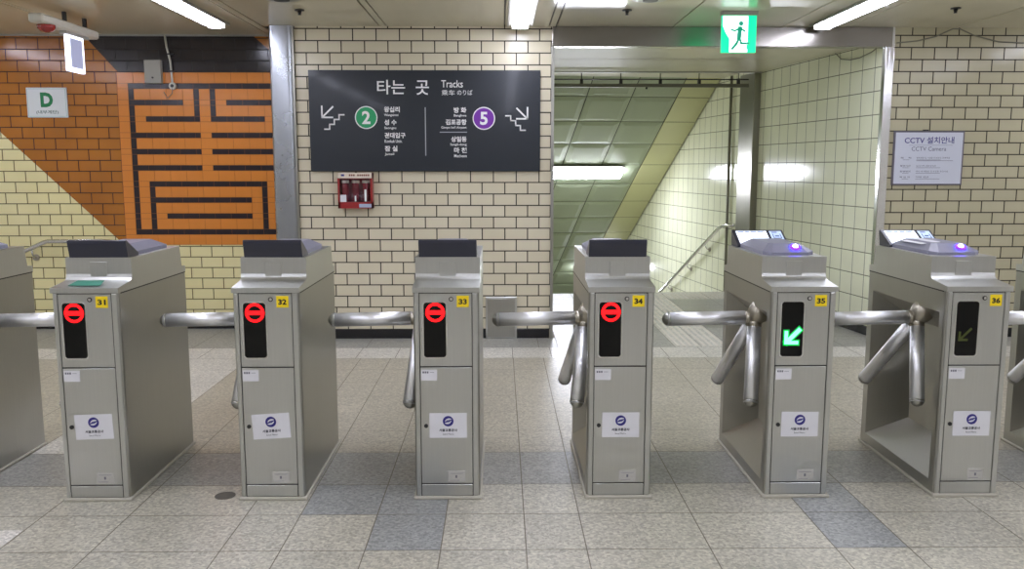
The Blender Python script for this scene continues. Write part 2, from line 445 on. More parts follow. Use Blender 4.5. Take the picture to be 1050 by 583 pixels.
def make_floor():
    mb = MB(); g = 0.0022
    beige = (186, 182, 166); beige2 = (178, 172, 154); dark = (160, 159, 151); blue = (156, 158, 155)
    cream = (210, 207, 196); grey = (160, 159, 150); dgrey = (140, 138, 128)
    def quad(x0, x1, y0, y1, c):
        j = random.uniform(0.96, 1.04)
        cc = lin(c); cc = (cc[0]*j, cc[1]*j, cc[2]*j, 1)
        h = 0.0009 if 4.3 < (y0 + y1)/2 < 6.0 else g
        mb.face([(x0+g, y0+h, 0), (x1-g, y0+h, 0), (x1-g, y1-h, 0), (x0+g, y1-h, 0)], col=cc)
    cols = tile_cols()
    ys = [-5.0]
    rows = []
    y = 3.655
    front = []
    k = 0
    while y > -5:
        d = 0.33 if k < 3 else 0.345
        front.append((y - d, y)); y -= d; k += 1
    for (a, b) in reversed(front): rows.append((a, b, 'f'))
    rows.append((3.655, 4.09, 'b'))
    for i in range(6):
        rows.append((4.09 + i*0.3525, 4.09 + (i+1)*0.3525, 'm'))
    for (a, b, kind) in rows:
        for x0, x1 in zip(cols[:-1], cols[1:]):
            xm = (x0 + x1)/2; ym = (a + b)/2
            c = beige
            if kind == 'b': c = dark
            elif kind == 'm':
                c = beige2
                if -2.35 < xm < -1.84: c = cream
            else:
                if -0.81 < xm < -0.5 and 3.3 < ym < 3.66: c = blue
                elif -0.5 < xm < -0.22 and 2.95 < ym < 3.66: c = blue
                elif 1.236 < xm < 1.508 and 2.95 < ym < 3.66: c = blue
                elif xm < -1.845 and 3.0 < ym < 3.3 and xm > -2.35: c = beige
            quad(x0, x1, a, b, c)
    mb.face([(-2.40, 3.05, 0.0006), (-1.85, 3.05, 0.0006), (-1.85, 3.19, 0.0006), (-2.40, 3.19, 0.0006)], col=lin((222, 218, 208)))
    # cream guide strip along the wall and grey edge behind it
    x = -6.0
    while x < 6.2:
        inpath = 1.37 < x + 0.15 < 1.81
        quad(x, x + 0.29, 6.205, 6.58, cream)
        x += 0.29
    x = -6.0
    while x < 6.2:
        x1 = x + 0.45
        if x1 < -1.6: quad(x, x1, 6.58, LY, grey)
        elif x < 0.4:
            quad(x, min(x1, 0.45), 6.58, WY, grey)
        elif x > 3.2: quad(x, x1, 6.58, WY, grey)
        x = x1 if not (x < 0.4 < x1) else 3.25
    # passage floor up to the stair edge
    def edgeY(x): return 9.45 + 0.075*(x - 0.4)
    for (xa, xb, c, n) in ((0.45, 0.78, cream, 8), (0.78, 1.08, grey, 8), (1.08, 1.37, grey, 8), (1.37, 1.58, cream, 10), (1.58, 1.80, cream, 10), (1.80, 2.25, dgrey, 6), (2.25, 2.7, dgrey, 6), (2.7, 3.25, dgrey, 6)):
        for i in range(n):
            a = 6.58 + (9.05 - 6.58)*i/n; b = 6.58 + (9.05 - 6.58)*(i+1)/n
            cc = c
            if c == dgrey and b < 7.5: cc = grey
            quad(xa, xb, a, b, cc)
        y1 = edgeY((xa + xb)/2)
        cc = lin(cream)
        mb.face([(xa+g, 9.05+g, 0), (xb-g, 9.05+g, 0), (xb-g, edgeY(xb), 0), (xa+g, edgeY(xa), 0)], col=cc)
    o = mb.build('floor', M_FLOOR, recalc=False); struct(o)
    b2 = MB()
    b2.box(-6.2, 0.3, -5, 7.6, -0.12, -0.0025)
    b2.hexa([(0.3, -5, -0.12), (6.4, -5, -0.12), (6.4, 9.9, -0.12), (0.3, 9.44, -0.12), (0.3, -5, -0.0025), (6.4, -5, -0.0025), (6.4, 9.9, -0.0025), (0.3, 9.44, -0.0025)])
    b2.build('floor_slab', M_GROUT, o)
    # raised guide ribs of the tactile path
    rb = MB()
    for xc in (1.40, 1.45, 1.50, 1.55, 1.61, 1.66, 1.71, 1.77):
        for i in range(10):
            y0 = 6.60 + 0.247*i
            rb.box(xc - 0.011, xc + 0.011, y0 + 0.012, y0 + 0.235, -0.001, 0.005)
    rb.build('tactile_ribs', mat('rib_cream', (226, 220, 208), 0.4), o, bevel=0.002, seg=1)
    bump = MB()
    for i in range(24):
        for j in range(4):
            x = 1.4 + i*0.054; y0 = 9.12 + j*0.085
            bump.tube([(x, y0, -0.001), (x, y0, 0.003), (x, y0, 0.005)], 0.016, n=8, radii=[0.018, 0.016, 0.010])
    bump.build('tactile_domes', MATS['rib_cream'], o)
    return o
make_floor()
st = MB()
st.tube([(-1.18, 3.535, 0.0), (-1.18, 3.535, 0.002)], 0.043, n=24)
tag(st.build('floor_plate', mat('floor_plate_grey', (92, 88, 78), 0.6, noise=0.2)), 'small round dark grey plate set in the floor left of gate 32', 'floor plate')

# ---------------------------------------------------------------- walls
def wall_quad(mb, a, b, z0, z1, u0, v0, ua=None):
    """a,b = plan points left to right as seen; UV metres: u = distance (or x) + u0"""
    a = Vector(a); b = Vector(b); L = (b - a).length
    ua = a.x if ua is None else ua
    mb.face([(a.x, a.y, z0), (b.x, b.y, z0), (b.x, b.y, z1), (a.x, a.y, z1)],
            uv=[(ua + u0, z0 - v0), (ua + L + u0, z0 - v0), (ua + L + u0, z1 - v0), (ua + u0, z1 - v0)])

mb = MB(); wall_quad(mb, (-6.0, LY), (-1.6, LY), 0, CZ + 0.02, 4.223, 0.076)
wl = struct(mb.build('wall_left', M_LFT, recalc=False))
mb = MB(); wall_quad(mb, (-1.64, WY), (0.41, WY), 0, CZ + 0.02, 1.526, 0.075)
wc = struct(mb.build('wall_centre', M_CEN, recalc=False))
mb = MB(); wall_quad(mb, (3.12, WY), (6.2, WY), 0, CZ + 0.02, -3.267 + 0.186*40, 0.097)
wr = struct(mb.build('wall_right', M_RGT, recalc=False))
# passage right wall and its continuation down the stairwell (same plane)
mb = MB()
s_far = 11.0
n = 1
mb.face([(*pw(s_far), -4.5), (*pw(0.0), -4.5), (*pw(0.0), 2.55), (*pw(s_far), 2.55)],
        uv=[(s_far - 0.171, -4.5 - 0.118 + 18.9), (-0.171, -4.5 - 0.118 + 18.9), (-0.171, 2.55 - 0.118 + 18.9), (s_far - 0.171, 2.55 - 0.118 + 18.9)])
struct(mb.build('wall_passage', M_SQ, recalc=False))
# passage left wall
mb = MB()
q0 = Vector((0.36, 6.98)); q1 = q0 + PD * 11
mb.face([(q0.x, q0.y, -4.5), (q1.x, q1.y, -4.5), (q1.x, q1.y, 2.55), (q0.x, q0.y, 2.55)], uv=[(0, -4.5), (11, -4.5), (11, 2.55), (0, 2.55)])
struct(mb.build('wall_passage', M_SQ, recalc=False))
mb = MB()
e0 = q1; e1 = Vector(pw(11.0))
mb.face([(e0.x, e0.y, -4.5), (e1.x, e1.y, -4.5), (e1.x, e1.y, 2.55), (e0.x, e0.y, 2.55)], uv=[(0, -4.5), (3, -4.5), (3, 2.55), (0, 2.55)])
struct(mb.build('wall_stair_end', M_SQ, recalc=False))
# the rest of the hall, behind and beside the camera
M_HALL = brick_mat('hall_bricks', (222, 220, 208), (226, 224, 214), (80, 72, 52), 0.184, 0.092, 0.004)
for nm, a, b in (('wall_hall_left', (-6.0, -5.0), (-6.0, LY)), ('wall_hall_right', (6.2, WY), (6.2, -5.0)), ('wall_hall_back', (6.2, -5.0), (-6.0, -5.0))):
    mb = MB(); wall_quad(mb, a, b, 0, CZ + 0.02, 0, 0, ua=0)
    struct(mb.build(nm, M_HALL, recalc=False))

# black baseboards
def base(name, pts, z1=0.076, t=0.012):
    mb = MB()
    for a, b in zip(pts[:-1], pts[1:]):
        a = Vector(a); b = Vector(b); d = (b - a).normalized(); nn = Vector((d.y, -d.x)) * t
        mb.hexa([(a.x, a.y, 0), (a.x+nn.x, a.y+nn.y, 0), (b.x+nn.x, b.y+nn.y, 0), (b.x, b.y, 0),
                 (a.x, a.y, z1), (a.x+nn.x, a.y+nn.y, z1), (b.x+nn.x, b.y+nn.y, z1), (b.x, b.y, z1)])
    return struct(mb.build(name, M_BLK, bevel=0.002, seg=1))
base('baseboard_left', [(-6.0, LY), (-1.8, LY)])
base('baseboard_centre', [(-1.62, WY), (0.40, WY)])
base('baseboard_right', [(3.14, WY), (6.2, WY)])
base('baseboard_passage', [pw(2.33), pw(0.04)])

# stainless column between left and centre wall
mb = MB()
pts = []
x0, x1, y0, y1, r = -1.805, -1.632, 6.90, 7.41, 0.03
for cx, cy, a in ((x1 - r, y0 + r, -90), (x1, y1, None), (x0, y1, None), (x0 + r, y0 + r, 180)):
    if a is None: pts.append((cx, cy))
    else:
        for k in range(7):
            t = math.radians(a + 15*k); pts.append((cx + r*math.cos(t), cy + r*math.sin(t)))
mb.prism(pts, 0, CZ - 0.003, 'z', smooth=True)
colm = tag(mb.build('steel_column', steel('column_steel', (172, 176, 182), 0.27, brush=(60, 60, 2))), 'tall stainless steel clad column between the orange mural and cream brick wall', 'column')
es = colm.modifiers.new('edge', 'EDGE_SPLIT'); es.split_angle = math.radians(30)
mb = MB(); mb.box(-1.634, -1.618, WY - 0.03, WY, 0, CZ - 0.002)
mb.build('side_trim', M_STEEL_D, colm)

# opening frame: header beam, right post, thin left post, inner frame
mb = MB(); mb.box(0.41, 3.10, 6.93, 7.03, 2.336, CZ - 0.001)
struct(mb.build('trim_1', steel('header_steel', (150, 146, 140), 0.24, brush=(2, 60, 60)), bevel=0.004))
mb = MB(); mb.box(3.045, 3.08, 6.92, 6.98, 0, 2.336); mb.box(3.08, 3.125, 6.945, 6.99, 0, CZ - 0.001)
struct(mb.build('trim_2', M_CHROME, bevel=0.004))
mb = MB(); mb.box(0.405, 0.428, 6.93, 7.10, 0, 2.336)
struct(mb.build('trim_3', M_STEEL_D, bevel=0.003))
mb = MB()
a = pw(2.33, -0.075); b = pw(2.33, 0.0); c = pw(2.70, 0.0); d = pw(2.70, -0.075)
mb.hexa([(*a, 0), (*b, 0), (*c, 0), (*d, 0), (*a, 2.392), (*b, 2.392), (*c, 2.392), (*d, 2.392)])
struct(mb.build('trim_4', steel('post_steel', (150, 148, 138), 0.3, brush=(60, 60, 2)), bevel=0.004))

# ---------------------------------------------------------------- ceiling
def make_ceiling():
    mb = MB()
    seams = [-6.0, -5.4, -4.4, -3.36, -3.315, -2.32, -1.93, -1.865, -0.945, -0.89, 0.035, 0.385, 0.44, 1.36, 2.22, 2.72, 3.62, 4.55, 5.4, 6.2]
    g = 0.0055
    for a, b in zip(seams[:-1], seams[1:]):
        y1 = LY + 0.02 if b < -1.6 else WY + 0.02
        if a < -1.6 < b: y1 = WY + 0.02
        mb.box(a + g, b - g, -5.0, y1, CZ, CZ + 0.012)
    o = struct(mb.build('ceiling', M_CEIL))
    m2 = MB(); m2.box(-6.2, 6.4, -5.1, 7.6, CZ + 0.014, CZ + 0.09)
    m2.build('ceiling_backing', M_DARK, o)
    return o
make_ceiling()
# trims where ceiling meets walls
mb = MB(); mb.box(-6.0, -1.81, LY - 0.02, LY - 0.001, CZ - 0.012, CZ - 0.001)
struct(mb.build('trim_5', M_TRAY))

# passage ceiling, transverse panels following the passage angle
mb = MB(); g = 0.004
def wx(y): return P0.x + (y - P0.y)*PD.x/PD.y
def lx(y): return 0.36 + (y - 6.98)*PD.x/PD.y
ys_ = [7.032, 7.27, 8.2, 9.25]
for a, b in zip(ys_[:-1], ys_[1:]):
    a += g; b -= g
    mb.hexa([(lx(a), a, 2.395), (wx(a), a, 2.395), (wx(b), b, 2.395), (lx(b), b, 2.395), (lx(a), a, 2.41), (wx(a), a, 2.41), (wx(b), b, 2.41), (lx(b), b, 2.41)])
oc = struct(mb.build('ceiling', M_CEIL))
mb = MB()
A = (lx(9.3), 9.3); B = (wx(9.3), 9.3); C_ = pw(3.41, 0.0); D = pw(3.41, -2.75)
mb.hexa([(*A, 2.436), (*B, 2.436), (*C_, 2.436), (*D, 2.436), (*A, 2.45), (*B, 2.45), (*C_, 2.45), (*D, 2.45)])
mb.build('inner_panel', M_CEIL, oc)
mb = MB()
A = (0.2, 7.032); B = (3.3, 7.032); C_ = pw(3.5, 0.3); D = pw(3.5, -2.9)
mb.hexa([(*A, 2.5), (*B, 2.5), (*C_, 2.5), (*D, 2.5), (*A, 2.56), (*B, 2.56), (*C_, 2.56), (*D, 2.56)])
mb.build('ceiling_backing', M_DARK, oc)
mb = MB()
mb.hexa([(lx(9.25), 9.25, 2.385), (wx(9.25), 9.25, 2.385), (wx(9.31), 9.31, 2.385), (lx(9.31), 9.31, 2.385), (lx(9.25), 9.25, 2.45), (wx(9.25), 9.25, 2.45), (wx(9.31), 9.31, 2.45), (lx(9.31), 9.31, 2.45)])
struct(mb.build('trim_6', M_STEEL_D))

# sloping stair ceiling: pillow panels 30 degrees down
SA = Vector((*pw(3.41), 2.436)); SD = Vector((PD.x*math.cos(PI/6), PD.y*math.cos(PI/6), -0.5)); ST = Vector((PT.x, PT.y, 0)); SN = ST.cross(SD).normalized()
if SN.z > 0: SN = -SN
def sp(t, d, h=0.0): return SA + ST*t + SD*d + SN*h
def slope_panels(mb, ts, ds, lip):
    g = 0.005
    for t0, t1 in zip(ts[:-1], ts[1:]):
        for d0, d1 in zip(ds[:-1], ds[1:]):
            o = [sp(t0+g, d0+g), sp(t1-g, d0+g), sp(t1-g, d1-g), sp(t0+g, d1-g)]
            i = [sp(t0+g+lip, d0+g+lip, lip*0.2), sp(t1-g-lip, d0+g+lip, lip*0.2), sp(t1-g-lip, d1-g-lip, lip*0.2), sp(t0+g+lip, d1-g-lip, lip*0.2)]
            mb.face(i)
            for k in range(4): mb.face([o[k], o[(k+1) % 4], i[(k+1) % 4], i[k]])
ds = [-0.14 + 0.537*k for k in range(0, 18)]
mb = MB(); slope_panels(mb, [-2.65, -2.1, -1.555, -1.0, -0.437], ds, 0.07)
so = struct(mb.build('ceiling', M_SLOPE))
so.name = 'ceiling'
mb = MB(); slope_panels(mb, [-0.437, -0.01], ds, 0.012)
mb.build('cream_edge_strip', M_SLOPE2, so)
mb = MB()
P = [sp(-2.8, -0.3, -0.03), sp(0.2, -0.3, -0.03), sp(0.2, 9.2, -0.03), sp(-2.8, 9.2, -0.03), sp(-2.8, -0.3, -0.08), sp(0.2, -0.3, -0.08), sp(0.2, 9.2, -0.08), sp(-2.8, 9.2, -0.08)]
mb.hexa(P); mb.build('slope_backing', M_DARK, so)

# descending stairs
mb = MB()
for k in range(18):
    s0 = 2.76 + 0.30*k; z = -0.173*(k + 1)
    A = pw(s0 - 0.08, -2.7); B = pw(s0 - 0.0, 0.0); C_ = pw(s0 + 0.34, 0.0); D = pw(s0 + 0.34, -2.7)
    mb.hexa([(*A, z - 0.3), (*B, z - 0.3), (*C_, z - 0.3), (*D, z - 0.3), (*A, z), (*B, z), (*C_, z), (*D, z)])
struct(mb.build('floor_stairs', mat('stair_granite', (176, 172, 158), 0.5, noise=0.12, nscale=80)))

# ---------------------------------------------------------------- mural
def make_mural():
    X0 = -3.128; T = 0.0455; P = 0.1363; Z0 = 2.094; NC = 10; NR = 10
    # stripe cells: fine grid index, even = thin, odd = thick, plus border rows
    W = 2*NC + 1
    grid = {}
    def xi(k): return X0 + P*(k//2) + (T if k % 2 else 0)
    def zi(k): return Z0 - P*(k//2) - (T if k % 2 else 0)
    ncx = 2*(NC-1) + 1; ncz = 2*(NR-1) + 1
    blk = set()
    def hor(row, c0, c1):
        for c in range(c0, c1 + 1): blk.add((c, 2*row))
    def ver(colk, r0, r1):
        for r in range(r0, r1 + 1): blk.add((2*colk, r))
    hor(0, 0, 18); ver(0, 0, 18); ver(9, 0, 18); hor(9, 0, 18)
    hor(1, 0, 6); hor(1, 12, 18)
    hor(2, 2, 8); hor(2, 10, 16)
    ver(4, 0, 4); ver(5, 0, 4)
    for r in (3, 4, 5): hor(r, 0, 8); hor(r, 10, 18)
    hor(6, 2, 16); ver(1, 12, 18); ver(8, 12, 18)
    hor(7, 2, 14); hor(8, 4, 14)
    root = MB(); root.box(-3.222, -1.80, LY - 0.004, LY - 0.001, 0.733, 2.184)
    r = root.build('mural_panel', M_MGROUT, wl)
    ob = MB(); bb = MB(); g = 0.0013
    def cell(m, xa, xb, za, zb): m.box(xa + g, xb - g, LY - 0.0075, LY - 0.003, za + g, zb - g)
    xs = [-3.219] + [xi(k) for k in range(ncx + 1)] + [-1.80]
    zs = [2.184] + [zi(k) for k in range(ncz + 1)] + [0.733]
    for rz in range(len(zs) - 1):
        c = 0
        while c < len(xs) - 1:
            black = (c - 1, rz - 1) in blk
            c2 = c + 1
            if c2 < len(xs) - 1 and (((c2 - 1, rz - 1) in blk) == black) and (c % 2 == 0 or black) : c2 += 1
            cell(bb if black else ob, xs[c], xs[c2], zs[rz+1], zs[rz])
            c = c2
    ob.build('orange_tiles', M_ORANGE, r); bb.build('black_tiles', M_MBLACK, r)
make_mural()

# ---------------------------------------------------------------- ticket gates
GW = 0.272; GY = 3.49; GD = 0.745
CACHE = {}
def cached(name, builder, m, parent, bevel=0.0, seg=2, key=None):
    key = key or name
    if key not in CACHE:
        b = MB(); builder(b)
        o = b.build(name, m, parent, bevel, seg)
        CACHE[key] = (o.data)
        return o
    return link(name, CACHE[key], parent, bevel, seg)

def b_body(mb):
    r = 0.014; w = GW
    pts = []
    for cx, cy, a in ((r, r, 180), (w - r, r, 270)):
        for k in range(6):
            t = math.radians(a + 18*k); pts.append((cx + r*math.cos(t), cy + r*math.sin(t)))
    pts += [(w, GD), (0, GD)]
    z0, z1 = 0.012, 0.884
    n = len(pts)
    for k in range(n):
        a = pts[k]; b = pts[(k+1) % n]
        if k == n - 1: continue       # the left side is built with its niche
        mb.face([(*a, z0), (*b, z0), (*b, z1), (*a, z1)], smooth=(k < 5 or 6 <= k < 11))
    mb.face([(*p, z1) for p in pts]); mb.face([(*p, z0) for p in reversed(pts)])
    # left side (x=0) ring around the niche
    A = (r, z0, GD, z1); Nn = (0.045, 0.062, 0.695, 0.79); D = 0.12; I = (0.11, 0.20, 0.50, 0.68)
    def q(y, z, x=0.0): return (x, y, z)
    o = [q(A[0], A[1]), q(A[2], A[1]), q(A[2], A[3]), q(A[0], A[3])]
    i = [q(Nn[0], Nn[1]), q(Nn[2], Nn[1]), q(Nn[2], Nn[3]), q(Nn[0], Nn[3])]
    j = [q(I[0], I[1], D), q(I[2], I[1], D), q(I[2], I[3], D), q(I[0], I[3], D)]
    for k in range(4):
        mb.face([o[k], i[k], i[(k+1) % 4], o[(k+1) % 4]])
        mb.face([i[k], j[k], j[(k+1) % 4], i[(k+1) % 4]])
    mb.face(j)

def b_hood(mb):
    # profile in (y,z): cap ledge at the front, shoulder slope, upright panel, flat top, back
    prof = [(-0.008, 0.884), (-0.008, 0.905), (0.108, 0.918), (0.124, 0.922), (0.132, 0.931), (0.135, 0.945), (0.135, 1.015), (0.685, 1.015), (0.703, 0.915), (0.749, 0.912), (0.749, 0.884)]
    n = len(prof)
    def inset(z): return -0.002
    L = [(inset(z), y, z) for y, z in prof]; R = [(GW - inset(z), y, z) for y, z in prof]
    mb.face(L); mb.face(list(reversed(R)))
    for k in range(n):
        kk = (k + 1) % n
        mb.face([L[k], R[k], R[kk], L[kk]])

def rrect(mb, x0, x1, z0, z1, y, r, n=5):
    pts = []
    for cx, cz, a in ((x1 - r, z1 - r, 0), (x0 + r, z1 - r, 90), (x0 + r, z0 + r, 180), (x1 - r, z0 + r, 270)):
        for k in range(n + 1):
            t = math.radians(a + 90*k/n); pts.append((cx + r*math.cos(t), cz + r*math.sin(t)))
    return pts

HUB = Vector((0.011, 0.255, 0.733))
ARM_DIRS = [Vector((-1, 0, -0.02)).normalized(), Vector((-0.065, 0.385, -0.39)).normalized(), Vector((-0.045, -0.135, -0.36)).normalized()]
ARM_LEN = [0.412, 0.55, 0.40]
AX = sum(ARM_DIRS, Vector()).normalized()

def arm_builder(d, cap, ln):
    def f(mb):
        if not cap:
            mb.tube([HUB + d*0.045, HUB + d*(ln - 0.02)], 0.0305, n=20)
        else:
            mb.tube([HUB + d*(ln - 0.022), HUB + d*ln], 0.0315, n=20, dome=True)
    return f

def b_hub(mb):
    c = HUB - AX*0.07
    mb.tube([c, HUB - AX*0.02, HUB + AX*0.015, HUB + AX*0.03], 0.06, n=28, radii=[0.052, 0.048, 0.036, 0.018])
    for d in ARM_DIRS:
        mb.tube([HUB, HUB + d*0.055], 0.030, n=18)
def b_plate(mb):
    c = HUB - AX*0.075
    mb.tube([c - AX*0.02, c], 0.068, n=32)

GATE_GROUP = 'stainless steel ticket gates in a row'
FX = -0.36
def rx(x): return x - FX   # sticker positions measured on gate 33

def make_gate(num, xl, label, mode, flip, tilt=0.0):
    t = thing('ticket_gate', label, 'ticket gate', (xl, GY, 0), 0, GATE_GROUP)
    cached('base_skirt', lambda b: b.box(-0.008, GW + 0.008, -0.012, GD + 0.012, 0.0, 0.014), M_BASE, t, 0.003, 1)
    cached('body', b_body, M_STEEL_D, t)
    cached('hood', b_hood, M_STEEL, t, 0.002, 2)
    cached('side_seam', lambda b: b.box(-0.0015, GW + 0.0015, 0.02, GD + 0.0015, 0.879, 0.884), M_BLACKGAP, t)
    cached('corner_post', lambda b: b.box(0.006, 0.0245, -0.006, 0.004, 0.014, 0.882), M_STEEL, t, 0.004, 2, key='cpl')
    cached('corner_post', lambda b: b.box(GW - 0.0285, GW - 0.006, -0.006, 0.004, 0.014, 0.882), M_STEEL, t, 0.004, 2, key='cpr')
    cached('panel_gasket', lambda b: b.box(0.0245, GW - 0.0285, -0.0012, 0.002, 0.014, 0.882), M_BLACKGAP, t)
    cached('display_panel', lambda b: b.box(0.027, GW - 0.031, -0.0055, 0.0, 0.575, 0.880), M_STEEL, t, 0.0015, 1)
    door = cached('door', lambda b: b.box(0.027, GW - 0.031, -0.0055, 0.0, 0.070, 0.570), M_STEEL, t, 0.0015, 1)
    cached('lock', lambda b: b.tube([(rx(-0.312), -0.0055, 0.321), (rx(-0.312), -0.010, 0.321)], 0.0085, n=16), M_DARK, door)
    cached('kick_panel', lambda b: b.box(0.027, GW - 0.031, -0.0055, 0.0, 0.016, 0.065), M_STEEL, t, 0.0015, 1)
    ls0 = cached('lock_screw', lambda b: b.tube([(rx(-0.203), -0.0055, 0.857), (rx(-0.203), -0.009, 0.857)], 0.0095, n=20), M_DARK, t)
    cached('screw_core', lambda b: b.tube([(rx(-0.2025), -0.009, 0.8575), (rx(-0.2025), -0.0105, 0.8575)], 0.0062, n=16), M_CHROME, ls0)
    cached('cover_plate', lambda b: b.box(0.101, 0.171, 0.1315, 0.136, 0.935, 0.997), M_STEEL, t, 0.0015, 1)
    # display
    def fr(b):
        b.prism(rrect(b, rx(-0.321), rx(-0.220), 0.609, 0.847, 0, 0.015), -0.0085, -0.005, 'y')
    def gl(b):
        b.prism(rrect(b, rx(-0.316), rx(-0.225), 0.614, 0.843, 0, 0.012), -0.0095, -0.008, 'y')
    disp = cached('display_frame', fr, M_CHROME, t)
    dg = cached('display_glass', gl, M_GLASSBLK, t)
    cx, cz = rx(-0.2685), 0.802
    if mode == 'stop':
        def ring(b):
            b.disc(cx, -0.0103, cz, 0.0395, 0.0285, 36)
            b.box(cx - 0.0300, cx + 0.0300, -0.0104, -0.0100, cz - 0.0085, cz + 0.0085)
        cached('stop_symbol', ring, M_RED, dg)
    elif mode == 'go':
        zc = 0.70
        def halo(b): b.disc(cx, -0.0098, zc - 0.005, 0.044, 0, 28)
        def arrow(b):
            x0, z0 = cx - 0.026, zc - 0.028
            b.line([(x0 + 0.004, z0 + 0.004), (x0 + 0.052, z0 + 0.052)], 0.017, -0.0106)
            b.line([(x0, z0 + 0.042), (x0, z0), (x0 + 0.044, z0)], 0.014, -0.0106)
        def halo2(b):
            x0, z0 = cx - 0.026, zc - 0.028
            b.line([(x0 + 0.004, z0 + 0.004), (x0 + 0.052, z0 + 0.052)], 0.029, -0.0102)
            b.line([(x0, z0 + 0.042), (x0, z0), (x0 + 0.044, z0)], 0.026, -0.0102)
        cached('arrow_glow', halo2, M_GREENHALO, dg)
        cached('arrow_symbol', arrow, M_GREEN, dg)
    elif mode == 'dim':
        def darrow(b):
            x0, z0 = cx - 0.03, 0.682
            b.line([(x0, z0), (x0 + 0.045, z0 + 0.045)], 0.010, -0.0104)
            b.line([(x0, z0 + 0.03), (x0, z0), (x0 + 0.03, z0)], 0.010, -0.0104)
        cached('arrow_symbol', darrow, M_DIM, dg, key='dimarrow')['label'] = 'unlit faint arrow'
    # number sticker
    if num:
        y = cached('number_sticker', lambda b: b.box(rx(-0.180), rx(-0.130), -0.0068, -0.005, 0.823, 0.871), M_YEL, t, 0.001, 1)
        nb = MB(); nb.text(str(num), rx(-0.155), 0.835, 0.023, y=-0.0074, align='C', bold=0.042, width=0.034)
        nb.build('digits', M_INK, y)
    # stickers on the door
    ls = cached('notice_sticker', lambda b: b.box(rx(-0.330), rx(-0.264), -0.0066, -0.005, 0.515, 0.561), M_PAPER, door)
    def stx(b):
        b.text('사용중', rx(-0.323), 0.545, 0.009, y=-0.0071, bold=0.02, width=0.024)
        for k in range(3): b.box(rx(-0.292 + 0.008*k), rx(-0.288 + 0.008*k), -0.0071, -0.0066, 0.546, 0.552)
    cached('printing', lambda b: [b.box(rx(-0.324 + 0.009*k), rx(-0.3175 + 0.009*k), -0.0071, -0.0066, 0.546, 0.554) for k in range(3)] + [b.box(rx(-0.294), rx(-0.276), -0.0071, -0.0066, 0.549, 0.5505)], M_GREYINK, ls)
    Mx = Matrix.Translation((rx(-0.220), 0, 0.322)) @ Matrix.Rotation(-tilt, 4, 'Y')
    def loc(b): b.box(-0.078, 0.078, -0.0068, -0.0050, -0.053, 0.053, M=Mx)
    lg = cached('logo_sticker', loc, M_PAPER, door, key='ls%.3f' % tilt)
    def logo(b):
        R = 0.0225; zc = 0.019; y = -0.0074
        # round swirl: two comma halves parted by an S shaped gap, with a slanting centre bar
        for sgn in (1, -1):
            N = 26
            for k in range(N):
                a0 = math.radians(20 + 205*k/N); a1 = math.radians(20 + 205*(k+1)/N)
                def wid(a):
                    f = (a - math.radians(20))/math.radians(205)
                    return 0.003 + 0.0082*math.sin(PI*min(1, f*0.95 + 0.02))**0.8
                def pp(a, rr): return Mx @ Vector((sgn*rr*math.cos(a), y, zc + sgn*rr*math.sin(a)))
                b.face([pp(a0, R), pp(a1, R), pp(a1, R - wid(a1)), pp(a0, R - wid(a0))])
            b.line([(-sgn*0.013, zc - sgn*0.005), (-sgn*0.004, zc + sgn*0.0015), (sgn*0.009, zc + sgn*0.004)], 0.0042, y, M=Mx)
    def ltxt(b):
        b.text('서울교통공사', 0, -0.026, 0.0125, y=-0.0074, align='C', bold=0.035, width=0.076, M=Mx)
        b.text('Seoul Metro', 0, -0.040, 0.0070, y=-0.0074, align='C', width=0.046, M=Mx)
    cached('logo', logo, M_BLUEINK, lg, key='lo%.3f' % tilt)
    cached('lettering', ltxt, mat('sticker_text_ink', (70, 70, 80), 0.6), lg, key='lt%.3f' % tilt)
    pl = cached('rating_plate', lambda b: b.box(rx(-0.222), rx(-0.152), -0.0066, -0.005, 0.077, 0.124), M_PLATE, door)
    cached('printing', lambda b: [b.box(rx(-0.215), rx(-0.16), -0.0071, -0.0066, 0.113, 0.1145), b.box(rx(-0.192), rx(-0.184), -0.0071, -0.0066, 0.094, 0.106), b.box(rx(-0.215), rx(-0.175), -0.0071, -0.0066, 0.083, 0.0845)], M_GREYINK, pl, key='plp')
    # tripod
    cached('tripod_plate', b_plate, M_DARK, t)
    hub = cached('tripod_hub', b_hub, M_BRASS, t)
    for k, d in enumerate(ARM_DIRS):
        a = cached('arm', arm_builder(d, False, ARM_LEN[k]), M_ARM, t, key='arm%d' % k)
        cached('end_cap', arm_builder(d, True, ARM_LEN[k]), M_STEEL_D, a, key='cap%d' % k)
    # card reader on the hood (turned round on the gates that serve the other direction)
    R = bpy.data.objects.new('card_reader', None); COL.objects.link(R); R.parent = t
    R.location = (GW/2, 0.412, 1.015); R.rotation_euler = (0, 0, PI if flip else 0); R.empty_display_size = 0.05
    hw = 0.123
    def scr(b):  # wedge shaped screen housing, open curved back
        prof = [(0.272, -0.002), (0.279, 0.030), (0.287, 0.060), (0.286, 0.073), (0.276, 0.075), (0.160, 0.012), (0.160, -0.002)]
        b.prism(prof, -hw, hw, 'x')
    sc = cached('screen_housing', scr, M_VISOR, R, 0.003, 2)
    def on(u, s_, h):  # point on the sloping screen face
        a = Vector((0, 0.160, 0.012)); bq = Vector((0, 0.276, 0.075)); d = (bq - a); nn = Vector((0, -d.z, d.y)).normalized()
        p = a + d*s_ + nn*h; return (u, p.y, p.z)
    def s1(b): b.hexa([on(-0.108, 0.08, 0.0004), on(0.040, 0.08, 0.0004), on(0.040, 0.90, 0.0004), on(-0.108, 0.90, 0.0004), on(-0.108, 0.08, 0.0016), on(0.040, 0.08, 0.0016), on(0.040, 0.90, 0.0016), on(-0.108, 0.90, 0.0016)])
